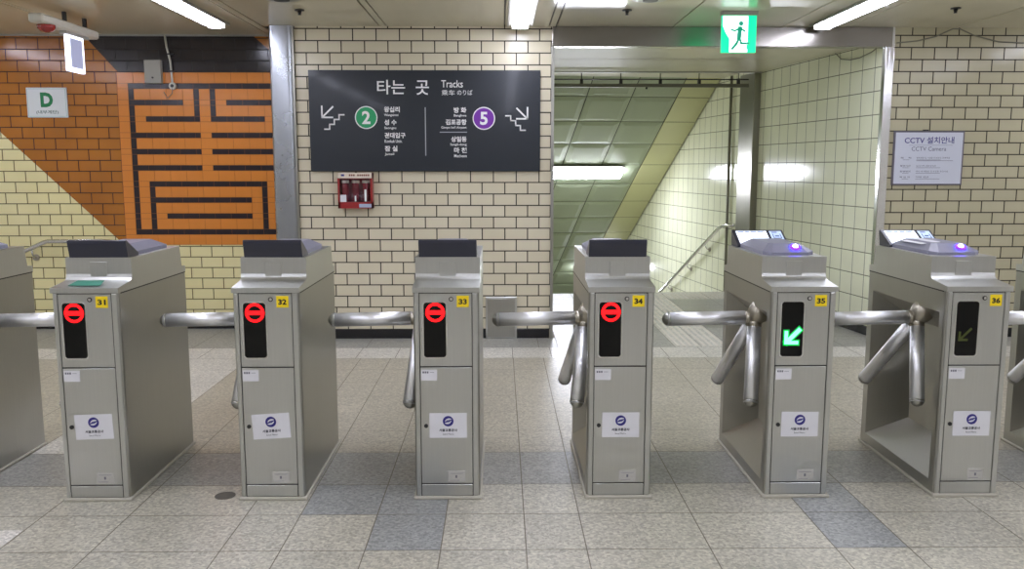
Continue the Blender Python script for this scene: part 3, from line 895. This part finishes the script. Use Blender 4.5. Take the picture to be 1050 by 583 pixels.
    def s2(b): b.hexa([on(0.054, 0.08, 0.0004), on(0.112, 0.08, 0.0004), on(0.112, 0.90, 0.0004), on(0.054, 0.90, 0.0004), on(0.054, 0.08, 0.0016), on(0.112, 0.08, 0.0016), on(0.112, 0.90, 0.0016), on(0.054, 0.90, 0.0016)])
    scn = cached('screen', s1, M_SCREEN, sc); sc2 = cached('side_screen', s2, M_SCREEN2, sc)
    def s1t(b):
        for k, (u0, u1) in enumerate(((-0.100, -0.070), (-0.064, -0.044), (-0.036, -0.010), (-0.004, 0.026))):
            b.face([on(u0, 0.80, 0.0019), on(u1, 0.80, 0.0019), on(u1, 0.86, 0.0019), on(u0, 0.86, 0.0019)])
    def s2t(b):
        for (u0, u1, v0, v1) in ((0.064, 0.09, 0.78, 0.84), (0.064, 0.104, 0.40, 0.44), (0.064, 0.068, 0.40, 0.70), (0.100, 0.104, 0.40, 0.70), (0.074, 0.094, 0.52, 0.60)):
            b.face([on(u0, v0, 0.0019), on(u1, v0, 0.0019), on(u1, v1, 0.0019), on(u0, v1, 0.0019)])
    cached('screen_print', s1t, mat('screen_ink', (60, 92, 150), 0.5), scn); cached('screen_print', s2t, MATS['screen_ink'], sc2, key='screen_print2')
    def rd(b):
        y0, y1 = -0.218, 0.175
        lo = [(-0.110, y0 + 0.03, 0.0), (-0.080, y0, 0.0), (0.080, y0, 0.0), (0.110, y0 + 0.03, 0.0), (0.110, y1, 0.0), (-0.110, y1, 0.0)]
        mi = [(-0.110, y0 + 0.03, 0.016), (-0.080, y0, 0.012), (0.080, y0, 0.012), (0.110, y0 + 0.03, 0.016), (0.110, y1, 0.016), (-0.110, y1, 0.016)]
        hi = [(-0.066, -0.12, 0.046), (-0.050, -0.14, 0.045), (0.050, -0.14, 0.045), (0.066, -0.12, 0.046), (0.066, 0.12, 0.046), (-0.066, 0.12, 0.046)]
        for A_, B_ in ((lo, mi), (mi, hi)):
            for k in range(6): b.face([A_[k], A_[(k+1) % 6], B_[(k+1) % 6], B_[k]])
        b.face(hi); b.face(list(reversed(lo)))
    rdo = cached('card_pad', rd, M_READER, R, 0.003, 2)
    # LED on the front slope; an added glowing ring stands in for its bloom
    sl0 = Vector((0.034, -0.218, 0.012)); sl1 = Vector((0.034, -0.14, 0.045)); dd = (sl1 - sl0).normalized(); nn = Vector((0, -dd.z, dd.y))
    c0 = sl0 + (sl1 - sl0)*0.5
    def b_bloom(b):
        b.tube([c0 + nn*0.0005, c0 + nn*0.008], 0.0215, n=24)
    def core(b):
        b.tube([c0 + nn*0.007, c0 + nn*0.013, c0 + nn*0.017], 0.011, n=20, radii=[0.013, 0.011, 0.006])
    if not flip:
        rl = cached('bloom_ring', b_bloom, M_BLUE, rdo)
        cached('light_core', core, M_BLUEW, rl)
    return t

gates = [
    (None, -2.582, 'ticket gate cut off by the left edge of the photo, left of gate 31', 'stop', True, 0.0),
    (31, -1.833, 'stainless ticket gate numbered 31 with teal card on its ledge', 'stop', True, 0.03),
    (32, -1.098, 'stainless ticket gate numbered 32 in front of the steel column', 'stop', True, 0.06),
    (33, -0.360, 'stainless ticket gate numbered 33 seen almost square from the front', 'stop', True, 0.0),
    (34, 0.363, 'stainless ticket gate numbered 34 with red stop light, before the stair opening', 'stop', True, 0.0),
    (35, 1.118, 'stainless ticket gate numbered 35 showing a lit green arrow', 'go', False, 0.0),
    (36, 1.846, 'stainless ticket gate numbered 36 with unlit display and white sheet on reader', 'dim', False, 0.0),
    (None, 2.585, 'ticket gate cut off by the right edge of the photo, right of gate 36', 'dim', False, 0.0),
]
for g_ in gates:
    num, xl, lab, mode, flip, tilt = g_
    t = make_gate(*[num, xl, lab, mode, flip, tilt])
    if num == 31:
        mb = MB()
        hx = lambda y: 0.905 + (y + 0.012)*0.1875
        mb.hexa([(0.06, 0.02, hx(0.02) + 0.0005), (0.19, 0.02, hx(0.02) + 0.0005), (0.18, 0.085, hx(0.085) + 0.0005), (0.07, 0.085, hx(0.085) + 0.0005),
                 (0.06, 0.02, hx(0.02) + 0.002), (0.19, 0.02, hx(0.02) + 0.002), (0.18, 0.085, hx(0.085) + 0.002), (0.07, 0.085, hx(0.085) + 0.002)])
        mb.build('ledge_card', M_TEAL, t)['label'] = 'teal card stuck on the front ledge'
    if num == 36:
        mb = MB()
        lo = [(-0.110, -0.10, 0.0), (-0.02, -0.10, 0.0), (-0.03, 0.09, 0.0), (-0.100, 0.09, 0.0)]
        zz = [1.056, 1.069, 1.070, 1.058]
        pts = [(GW/2 + p[0], 0.412 + p[1], z) for p, z in zip([(-0.095, -0.09), (-0.02, -0.11), (-0.02, 0.10), (-0.095, 0.10)], [1.0505, 1.0625, 1.0625, 1.0505])]
        mb.hexa([(p[0], p[1], p[2]) for p in pts] + [(p[0], p[1], p[2] + 0.002) for p in pts])
        mb.build('reader_notice', M_PAPER, t)['label'] = 'white notice sheet on the card reader'

# ---------------------------------------------------------------- black direction sign
def make_sign():
    X0, X1, Z0, Z1 = -1.511, 0.318, 1.363, 2.152
    t = thing('direction_sign', 'large charcoal direction sign with Tracks, green 2 and purple 5 on cream bricks', 'sign', ((X0+X1)/2, WY, Z0))
    ox, oz = (X0 + X1)/2, Z0
    kx = (X1 - X0)/236.5; kz = (Z1 - Z0)/104.0
    def X(px): return X0 + (px - 318.0)*kx - ox
    def Z(py): return Z1 - (py - 72.0)*kz - oz
    mb = MB(); mb.box(X0 - ox, X1 - ox, -0.028, -0.001, 0, Z1 - Z0)
    mb.build('board', M_SIGN, t, bevel=0.002, seg=1)
    y = -0.0292
    mb = MB()
    mb.text('타는', X(387.8), Z(96.7), 0.112, y=y, bold=0.012, width=28.5*kx)
    mb.text('곳', X(427.2), Z(97.2), 0.112, y=y, bold=0.012, width=13.5*kx)
    mb.text('Tracks', X(453.3), Z(89.6), 0.056, y=y, bold=0.004, width=22*kx)
    mb.text('乘车', X(453.5), Z(97.6), 0.042, y=y, width=13.5*kx)
    mb.text('のりば', X(469.5), Z(97.3), 0.040, y=y, width=15.5*kx)
    for k, (ko, en, wk, we) in enumerate((('왕십리', 'Wangsimni', 16, 14.5), ('성 수', 'Seongsu', 12.5, 12), ('건대입구', 'Konkuk Univ.', 21.5, 18), ('잠 실', 'Jamsil', 13, 9.5))):
        yy = (112.1, 125.3, 138.7, 152.4)[k]
        mb.text(ko, X(394.5), Z(yy + 2.9), 0.044, y=y, bold=0.03, width=wk*kx)
        mb.text(en, X(394.5), Z(yy + 7.6), 0.024, y=y, bold=0.015, width=we*kx)
    for k, (ko, en, wk, we) in enumerate((('방 화', 'Banghwa', 13, 13), ('김포공항', "Gimpo Int'l Airport", 21.5, 26), ('상일동', 'Sangil-dong', 16, 17), ('마 천', 'Macheon', 13, 13))):
        yy = (112.7, 125.0, 142.6, 154.1)[k]
        mb.text(ko, X(478.8), Z(yy + 2.9), 0.044, y=y, bold=0.03, align='R', width=wk*kx)
        mb.text(en, X(478.8), Z(yy + 7.4), 0.024, y=y, bold=0.015, align='R', width=we*kx)
    mb.build('lettering', M_WHITE, t)
    mb = MB()
    wd = 0.013
    mb.line([(X(331), Z(109)), (X(331), Z(120.3)), (X(341.5), Z(120.3))], wd, y); mb.line([(X(331.3), Z(120)), (X(342), Z(109.6))], wd, y)
    mb.line([(X(a), Z(b)) for a, b in ((333.5, 132.4), (338.5, 132.4), (338.5, 127.4), (343.4, 127.4), (343.4, 122.4), (348.4, 122.4), (348.4, 117.6), (353.3, 117.6))], wd*0.85, y)
    mb.build('left_arrow_symbol', M_WHITE, t); mb = MB()
    mb.line([(X(541.4), Z(110.3)), (X(541.4), Z(121.6)), (X(530.5), Z(121.6))], wd, y); mb.line([(X(541), Z(121.3)), (X(530.6), Z(111)),], wd, y)
    mb.line([(X(a), Z(b)) for a, b in ((519.2, 118.5), (524.2, 118.5), (524.2, 123.5), (529.2, 123.5), (529.2, 128.5), (534.1, 128.5), (534.1, 133.4), (539, 133.4))], wd*0.85, y)
    mb.build('right_arrow_symbol', M_WHITE, t)
    mb = MB()
    mb.line([(X(436.6), Z(110.3)), (X(436.6), Z(159.3))], 0.0075, y); mb.line([(X(451.6), Z(135.4)), (X(478.8), Z(135.4))], 0.0065, y)
    mb.build('divider_lines', mat('grey_print', (168, 172, 176), 0.5), t)
    for px, py, m_, dg in ((376.1, 120.4, M_G2, '2'), (496.6, 121.2, M_P5, '5')):
        mb = MB(); mb.disc(X(px), y, Z(py), 0.0895, 0, 48)
        r = mb.build('line_badge', M_WHITE, t)
        mb = MB(); mb.disc(X(px), y - 0.0006, Z(py), 0.081, 0, 48)
        mb.build('badge_disc', m_, r)
        mb = MB(); mb.text(dg, X(px), Z(py) - 0.051, 0.102, y=y - 0.0012, align='C', bold=0.028)
        mb.build('badge_digit', M_WHITE, r)
make_sign()

# ---------------------------------------------------------------- red emergency box
t = thing('emergency_box', 'small red wall box with clear front below the charcoal direction sign', 'emergency box', (-1.154, WY, 1.07))
def B(name, m_, *a, par=t, bevel=0.0):
    mb = MB(); mb.box(*a); return mb.build(name, m_, par, bevel, 1)
B('box_back', M_REDBOX, -0.137, 0.137, -0.015, -0.001, 0.0, 0.281)
mb = MB()
mb.box(-0.137, -0.122, -0.09, -0.013, 0, 0.281); mb.box(0.122, 0.137, -0.09, -0.013, 0, 0.281); mb.box(-0.137, 0.137, -0.09, -0.013, 0, 0.05); mb.box(-0.137, 0.137, -0.09, -0.013, 0.235, 0.281)
mb.build('box_frame', M_REDBOX, t)
B('inner_tray', M_REDIN, -0.121, 0.121, -0.03, -0.016, 0.051, 0.234)
hs = B('header_strip', mat('header_cream', (226, 214, 196), 0.5), -0.134, 0.134, -0.0925, -0.0905, 0.239, 0.281)
mb = MB(); mb.box(-0.108, -0.082, -0.0933, -0.0926, 0.254, 0.270)
mb.build('header_mark', M_BLUEINK, hs)
mb = MB()
for k in range(10):
    if k == 3: continue
    mb.box(-0.045 + 0.0165*k, -0.033 + 0.0165*k, -0.0933, -0.0926, 0.255, 0.270)
mb.build('header_print', mat('brown_print', (120, 60, 40), 0.5), hs)
for k, (cx, hgt) in enumerate(((-0.082, 0), (0.0, 0), (0.082, 0))):
    mb = MB(); mb.tube([(cx, -0.055, 0.060), (cx, -0.055, 0.195), (cx, -0.055, 0.205)], 0.028, n=16, radii=[0.028, 0.028, 0.022])
    c = mb.build('canister', mat('canister_red', (134, 34, 50), 0.25, coat=0.4), t)
    mb = MB(); mb.tube([(cx, -0.055, 0.2), (cx, -0.055, 0.222)], 0.030, n=18)
    mb.build('canister_cap', M_PLASTIC, c, 0.003)
mb = MB(); mb.box(-0.118, -0.07, -0.0925, -0.0905, 0.052, 0.108); mb.build('paper_label', M_PAPER, t)
mb = MB(); mb.box(0.03, 0.128, -0.0925, -0.0905, 0.008, 0.036); mb.build('lower_label', mat('blue_label', (176, 190, 214), 0.5), t)
mb = MB(); mb.box(-0.004, 0.008, -0.0890, -0.0868, 0.055, 0.10); mb.box(0.074, 0.090, -0.0890, -0.0868, 0.055, 0.15); mb.build('white_print', M_WHITE, t)
gm = bpy.data.materials.new('clear_cover'); gm.use_nodes = True
gb = gm.node_tree.nodes['Principled BSDF']; gb.inputs['Transmission Weight'].default_value = 1; gb.inputs['Roughness'].default_value = 0.03; gb.inputs['IOR'].default_value = 1.3; gb.inputs['Base Color'].default_value = (0.98, 0.9, 0.92, 1)
mb = MB(); mb.box(-0.121, 0.121, -0.0865, -0.084, 0.051, 0.234); mb.build('clear_cover', gm, t)

# ---------------------------------------------------------------- D sign, cctv sign, wall box, hatch
t = thing('exit_letter_sign', 'white sign with green letter D on the brown bricks', 'sign', (-3.81, LY, 1.81))
B('board', M_SIGNW, -0.168, 0.168, -0.014, -0.001, 0.0, 0.247, par=t, bevel=0.002)
mb = MB(); mb.line([(-0.158, 0.010), (0.158, 0.010), (0.158, 0.237), (-0.158, 0.237), (-0.158, 0.010)], 0.003, -0.0146); mb.build('border_line', mat('pale_green_print', (150, 196, 180), 0.5), t)
mb = MB(); mb.text('D', 0.0, 0.085, 0.122, y=-0.015, align='C', bold=0.05, width=0.105); mb.build('letter', M_DGREEN, t)
mb = MB(); mb.text('(내부계단)', 0.0, 0.026, 0.034, y=-0.015, align='C', bold=0.01, width=0.185); mb.build('lettering', mat('teal_grey_print', (70, 110, 100), 0.5), t)

t = thing('camera_notice', 'white framed CCTV notice on the tan brick wall', 'sign', (3.447, WY, 1.257))
B('frame', M_FRAME, -0.285, 0.285, -0.018, -0.001, -0.006, 0.426, par=t, bevel=0.002)
B('notice_face', M_CCTV, -0.272, 0.272, -0.0195, -0.0175, 0.006, 0.414, par=t)
B('hanger', M_DARK, -0.05, -0.01, -0.018, -0.001, 0.425, 0.437, par=t)
mb = MB(); y = -0.0205
mb.text('CCTV 설치안내', 0.0, 0.325, 0.055, y=y, align='C', bold=0.012, width=0.40)
mb.build('title', M_BLUEINK, t)
mb = MB()
mb.text('CCTV Camera', 0.0, 0.268, 0.033, y=y, align='C', width=0.28)
for k, (a, b_) in enumerate((('목    적', '범죄예방 및 시설물 안전관리, 화재예방'), ('촬영시간', '24시간 연속 촬영 및 녹화'), ('촬영범위', '역사 내 대합실 및 승강장 주요시설'), ('책 임 자', '역장'))):
    zz = (0.205, 0.142, 0.098, 0.052)[k]
    mb.text(a, -0.225, zz, 0.014, y=y, width=0.085, bold=0.01)
    mb.line([(-0.205, zz - 0.008), (-0.155, zz - 0.008)], 0.0025, y)
    mb.text(b_, -0.095, zz, 0.014, y=y, width=(0.27, 0.16, 0.26, 0.11)[k])
    mb.line([(-0.095, zz - 0.008), (0.10, zz - 0.008)], 0.0025, y)
mb.build('lettering', mat('slate_print', (100, 102, 124), 0.5), t); mb = MB()
mb.line([(-0.16, 0.313), (0.19, 0.313)], 0.002, y)
mb.line([(-0.095, 0.190), (0.20, 0.190)], 0.003, y)
mb.build('rule_lines', MATS['slate_print'], t)

t = thing('junction_box', 'pale grey metal box at the top edge of the orange mural', 'junction box', (-2.897, LY - 0.008, 2.09))
B('cover', M_GREYBOX, -0.068, 0.068, -0.05, 0.0, 0, 0.19, par=t, bevel=0.003)
mb = MB(); mb.tube([(0.0, -0.05, 0.045), (0.0, -0.056, 0.045)], 0.008, n=12); mb.build('lock', M_DARK, t)

t = thing('conduit_drop', 'thin white cable drop with round fitting beside the grey box on the mural', 'cable', (-2.735, LY - 0.008, 2.07))
mb = MB(); mb.tube([(-0.055, -0.02, 0.415), (-0.045, -0.02, 0.32), (-0.02, -0.02, 0.2), (-0.012, -0.02, 0.05), (-0.012, -0.02, 0.0)], 0.0085, n=10); mb.build('cable', M_PLASTIC, t)
mb = MB(); mb.tube([(-0.012, 0.0, 0.0), (-0.012, -0.03, 0.0)], 0.030, n=24); f = mb.build('round_fitting', M_PLASTIC, t, 0.004)
mb = MB(); mb.tube([(-0.012, -0.03, 0.0), (-0.012, -0.034, 0.0)], 0.014, n=16); mb.build('fitting_hole', M_DARK, f)
for z in (0.12, 0.26):
    mb = MB(); mb.box(-0.04, 0.012, -0.031, 0.0, z - 0.006, z + 0.006); mb.build('clip', M_DARK, t)
mb = MB(); mb.tube([(-0.012, -0.03, -0.02), (-0.015, -0.025, -0.06), (-0.06, -0.015, -0.10), (-0.09, -0.012, -0.05)], 0.003, n=8); mb.build('loose_wire', M_CABLE, t)

t = thing('wall_hatch', 'low square steel hatch door at the foot of the cream wall behind gate 34 arm', 'hatch', (0.006, WY, 0.0))
B('hatch_frame', M_STEEL, -0.128, 0.128, -0.020, -0.001, 0.0, 0.345, par=t, bevel=0.003)
hd = B('hatch_door', M_STEEL_D, -0.112, 0.112, -0.026, -0.019, 0.014, 0.332, par=t, bevel=0.002)
mb = MB(); mb.tube([(0.09, -0.026, 0.17), (0.09, -0.032, 0.17)], 0.008, n=14); mb.build('hatch_lock', M_CHROME, hd)

# ---------------------------------------------------------------- handrails
def rail_thing(name, label, pts, brs, wall_dir, r=0.019):
    o = thing(name, label, 'handrail', tuple(pts[0]))
    O = Vector(pts[0])
    mb = MB(); mb.tube([Vector(p) - O for p in pts], r, n=14); mb.build('rail', M_CHROME, o)
    for b_ in brs:
        b_ = Vector(b_) - O; wd = Vector(wall_dir)
        mb = MB(); mb.tube([b_, b_ + Vector((0, 0, -0.05)) + wd*0.012, b_ + Vector((0, 0, -0.075)) + wd*0.035, b_ + Vector((0, 0, -0.08)) + wd*0.062], 0.008, n=10)
        br = mb.build('bracket', M_CHROME, o)
        c = b_ + Vector((0, 0, -0.08)) + wd*0.056
        mb = MB(); mb.tube([c, c + wd*0.012], 0.028, n=18); mb.build('rosette', M_BRASS, br)
    return o
yy = LY - 0.069
rail_thing('handrail', 'short handrail on the yellow bricks behind gate 31', [(-4.60, yy, 0.40), (-4.10, yy, 0.66), (-4.06, yy, 0.685), (-3.90, yy, 0.757), (-3.86, yy, 0.769), (-3.40, yy, 0.772), (-3.33, yy, 0.765), (-3.31, yy + 0.03, 0.76), (-3.31, LY - 0.001, 0.76)],
           [(-4.0, yy, 0.705), (-3.45, yy, 0.765)], (0, 1, 0))
def hp(s_, z, t_=-0.069): x, y_ = pw(s_, t_); return (x, y_, z)
rail_thing('handrail', 'steel handrail running down the stairwell along the pale green tiles', [hp(6.6, -1.02), hp(5.5, -0.48), hp(4.0, 0.28), hp(3.25, 0.655), hp(3.17, 0.69), hp(3.10, 0.715), hp(2.95, 0.735), hp(2.86, 0.742), hp(2.83, 0.742, -0.04), hp(2.83, 0.742, -0.001)],
           [hp(3.62, 0.47), hp(4.25, 0.155), hp(5.0, -0.22), hp(5.9, -0.67)], (PT.x, PT.y, 0), r=0.021)
# vertical pipe on the stairwell wall
mb = MB(); x, y_ = pw(3.06, -0.026)
mb.tube([(x, y_, -0.75), (x, y_, 2.43)], 0.016, n=12)
tag(mb.build('wall_pipe', M_CABLE), 'thin vertical pipe up the pale green stairwell tiles beside the handrail end', 'pipe')

# hanging track under the inner ceiling
t = thing('hanging_track', 'dark metal track hung on short rods across the stair opening', 'track', (*pw(2.55, -1.2), 2.24))
ca, sa = PT.x, PT.y
t.rotation_euler = (0, 0, TH*0 )
mb = MB(); mb.box(-1.45, 1.10, -0.02, 0.02, 0.0, 0.036)
mb.build('lower_bar', mat('track_grey', (112, 112, 96), 0.45), t)
mb = MB(); mb.box(-1.45, 1.10, -0.008, 0.008, 0.076, 0.088); mb.build('upper_bar', M_DARK, t)
bx = t.location.x
for xw in (0.44, 0.865, 1.285, 1.705, 2.12, 2.54):
    mb = MB(); mb.tube([(xw - bx, 0, 0.02), (xw - bx, 0, 0.195)], 0.005, n=8); r_ = mb.build('hanger_rod', M_DARK, t)
    mb = MB(); mb.box(xw - bx - 0.016, xw - bx + 0.016, -0.018, 0.018, 0.034, 0.078); mb.build('clamp', M_DARK, r_)
mb = MB(); mb.tube([(0.05 + 0.45 - 0.3 - 0.19, 0, 0.0), (0.05 + 0.45 - 0.3 - 0.19, 0, -0.02)], 0.012, n=10); mb.build('stop', M_DARK, t)

# ---------------------------------------------------------------- lamps
def fluor(label, cx, y0, y1, w_=0.12, group='ceiling fluorescent lamps', side=1):
    t = thing('fluorescent_lamp', label, 'lamp', (cx, (y0 + y1)/2, CZ), 0, group)
    L = (y1 - y0)/2
    mb = MB(); mb.box(-w_/2 - 0.035, w_/2 + 0.035, -L - 0.03, L + 0.03, -0.012, -0.001); mb.build('tray', M_TRAY, t, 0.002, 1)
    mb = MB()
    for sx in (-1, 1):
        mb.box(sx*(w_/2 + 0.033) - 0.004, sx*(w_/2 + 0.033) + 0.004, -L - 0.03, L + 0.03, -0.022, -0.011)
    mb.build('tray_rim', M_TRAY, t)
    pts = []
    mb = MB()
    prof = [(-w_/2, -0.012), (-w_/2*0.94, -0.030), (-w_/2*0.7, -0.040), (w_/2*0.7, -0.040), (w_/2*0.94, -0.030), (w_/2, -0.012)]
    mb.prism(prof, -L, L, 'y', smooth=True); mb.build('diffuser', M_TUBE, t)
    for sy in (-1, 1):
        mb = MB(); mb.box(-w_/2 - 0.004, w_/2 + 0.004, sy*(L + 0.008) - 0.008, sy*(L + 0.008) + 0.008, -0.042, -0.011)
        mb.build('end_cap', M_PLASTIC, t)
HID = 'fluorescent ceiling lamp out of the frame, over the hall behind the viewer'
for cx, lab in ((-2.17, 'lit fluorescent ceiling lamp nearest the orange mural, above gates 31 and 32'), (0.155, 'lit fluorescent ceiling lamp above the middle, just left of the opening header'), (2.49, 'lit fluorescent ceiling lamp right of the green exit sign')):
    fluor(lab, cx, 5.45, 6.80)
    for k in range(1, 6):
        y1 = 6.80 - 1.75*k
        if y1 - 1.35 > -5: fluor(HID, cx, y1 - 1.35, y1)
for cx in (-4.5, 4.8):
    for k in range(0, 6):
        y1 = 6.80 - 1.75*k
        if y1 - 1.35 > -5: fluor(HID, cx, y1 - 1.35, y1)

# stair lamp on the sloping ceiling (and one further down the stairs)
def stair_lamp(label, t0, t1, d0, d1, m_):
    c = sp((t0 + t1)/2, (d0 + d1)/2)
    t = thing('stair_lamp', label, 'lamp', tuple(c), 0, None)
    def q(tt, dd, h): return sp(tt, dd, h) - c
    mb = MB(); e = 0.02
    mb.hexa([q(t0-e, d0-e, 0.027), q(t1+e, d0-e, 0.027), q(t1+e, d1+e, 0.027), q(t0-e, d1+e, 0.027), q(t0-e, d0-e, 0.045), q(t1+e, d0-e, 0.045), q(t1+e, d1+e, 0.045), q(t0-e, d1+e, 0.045)])
    mb.build('housing', M_TRAY, t, 0.004, 1)
    mb = MB()
    n = 8
    for k in range(n):
        a0 = PI*k/n; a1 = PI*(k+1)/n; dm = (d0 + d1)/2; hw_ = (d1 - d0)/2
        A = (dm - hw_*math.cos(a0), 0.045 + 0.05*math.sin(a0)); B_ = (dm - hw_*math.cos(a1), 0.045 + 0.05*math.sin(a1))
        mb.face([q(t0, A[0], A[1]), q(t1, A[0], A[1]), q(t1, B_[0], B_[1]), q(t0, B_[0], B_[1])], smooth=True)
    for tt in (t0, t1):
        mb.face([q(tt, (d0+d1)/2 - (d1-d0)/2*math.cos(PI*k/n), 0.045 + 0.05*math.sin(PI*k/n)) for k in range(n + 1)])
    mb.build('diffuser', m_, t)
stair_lamp('bright white lamp fixed across the sloping green stairwell ceiling', -1.95, -0.70, 2.00, 2.30, M_STUBE)
stair_lamp('lamp further down the sloping stair ceiling, hidden behind gate 34', -0.66, -0.06, 5.4, 5.6, M_STUBE)

# ---------------------------------------------------------------- exit signs, sprinklers, vents
def exit_face(mb_w, mb_g, mb_f, w_, h, y):
    pass
t = thing('exit_sign', 'lit green and white exit sign with running figure hanging from the ceiling', 'exit sign', (1.70, 6.28, CZ))
# size .245 x .25, top just under the ceiling
B('mount', M_TRAY, -0.128, 0.128, -0.03, 0.03, -0.030, -0.001, par=t)
mb = MB(); mb.box(-0.1225, 0.1225, -0.014, 0.014, -0.285, -0.03); bx_ = mb.build('light_box', M_EXITG, t, 0.002, 1)
mb = MB(); mb.face([(-0.068, -0.0147, -0.283), (0.062, -0.0147, -0.283), (0.062, -0.0147, -0.034), (-0.118, -0.0147, -0.034), (-0.118, -0.0147, -0.10), (-0.095, -0.0147, -0.15), (-0.068, -0.0147, -0.19)])
mb.build('doorway_panel', M_EXITW, t)
mb = MB(); y = -0.0156
def Lw(pts, w_): mb.line(pts, w_, y)
mb.disc(0.012, y, -0.085, 0.017, 0, 16)
Lw([(0.005, -0.12), (0.0, -0.18)], 0.030)
Lw([(0.0, -0.19), (-0.018, -0.225), (-0.045, -0.258)], 0.017)
Lw([(0.004, -0.185), (0.018, -0.222), (0.07, -0.222)], 0.015)
Lw([(0.01, -0.118), (0.04, -0.138)], 0.012); Lw([(0.0, -0.118), (-0.03, -0.135), (-0.055, -0.128)], 0.012)
mb.build('running_figure', M_EXITG2, t)
B('bottom_mark', M_EXITG, 0.055, 0.085, -0.0160, -0.0150, -0.262, -0.232, par=t)

t = thing('exit_sign', 'lit white edge-on hanging sign under a white housing near the brown bricks', 'exit sign', (-3.10, 6.45, CZ))
B('housing', M_PLASTIC, -0.05, 0.05, -0.50, 0.32, -0.135, -0.075, par=t, bevel=0.012)
for yb in (-0.10, 0.20):
    mb = MB(); mb.box(-0.012, 0.012, yb - 0.012, yb + 0.012, -0.077, -0.001); mb.build('ceiling_bracket', M_DARK, t)
B('lower_mount', M_TRAY, -0.025, 0.025, -0.14, 0.20, -0.155, -0.133, par=t)
B('light_panel', M_PANELLIT, -0.014, 0.014, -0.10, 0.135, -0.41, -0.153, par=t, bevel=0.002)
B('panel_face', M_PANELGREY, 0.0142, 0.0155, -0.070, 0.105, -0.38, -0.175, par=t)
mb = MB(); mb.tube([(0.0, -0.36, -0.134), (0.0, -0.36, -0.155), (0.0, -0.36, -0.175), (0.0, -0.36, -0.185)], 0.05, n=20, radii=[0.06, 0.058, 0.04, 0.01]); mb.build('red_lamp', M_REDLENS, t)

for x, y_, lab in ((-1.409, 6.254, 'black sprinkler head in the ceiling above gate 32'), (0.893, 6.223, 'black sprinkler head in the ceiling near the opening header'), (3.163, 6.118, 'black sprinkler head in the ceiling above the tan brick wall')):
    t = thing('sprinkler', lab, 'sprinkler', (x, y_, CZ), 0, 'ceiling sprinklers')
    mb = MB(); mb.tube([(0, 0, -0.001), (0, 0, -0.008)], 0.034, n=18); mb.build('escutcheon', M_DARK, t)
    mb = MB(); mb.tube([(0, 0, -0.007), (0, 0, -0.028), (0, 0, -0.036)], 0.01, n=12, radii=[0.016, 0.010, 0.012]); mb.build('nozzle', M_DARK, t)
for x, y_, lab in ((-1.42, 5.80, 'round ceiling vent cut by the top edge, above gate 32'), (0.98, 5.78, 'round ceiling vent cut by the top edge, left of the exit sign')):
    t = thing('ceiling_vent', lab, 'vent', (x, y_, CZ), 0, 'round ceiling vents')
    mb = MB(); mb.tube([(0, 0, -0.001), (0, 0, -0.012), (0, 0, -0.018)], 0.12, n=32, radii=[0.125, 0.12, 0.085]); v_ = mb.build('vent_ring', M_STEEL_D, t)
    mb = MB(); mb.tube([(0, 0, -0.017), (0, 0, -0.024)], 0.05, n=24); mb.build('vent_core', M_DARK, v_)

# draped cables near the right opening corner
mb = MB(); mb.tube([(3.14, WY - 0.01, 2.37), (3.3, WY - 0.01, 2.385), (3.45, WY - 0.01, 2.42), (3.58, WY - 0.01, 2.478), (3.64, WY - 0.01, 2.478), (3.75, WY - 0.01, 2.43), (3.95, WY - 0.01, 2.38), (4.4, WY - 0.01, 2.36)], 0.005, n=8)
tag(mb.build('wall_cable', M_CABLE), 'thin cable draped along the top of the tan brick wall', 'cable')
mb = MB()
def cp(s_, z): x, y_ = pw(s_, -0.008); return (x, y_, z)
mb.tube([cp(0.80, 2.392), cp(0.70, 2.33), cp(0.55, 2.305), cp(0.40, 2.305), cp(0.22, 2.33), cp(0.05, 2.385)], 0.004, n=8)
tag(mb.build('passage_cable', M_CABLE), 'thin cable sagging at the top of the green tiled passage wall', 'cable')
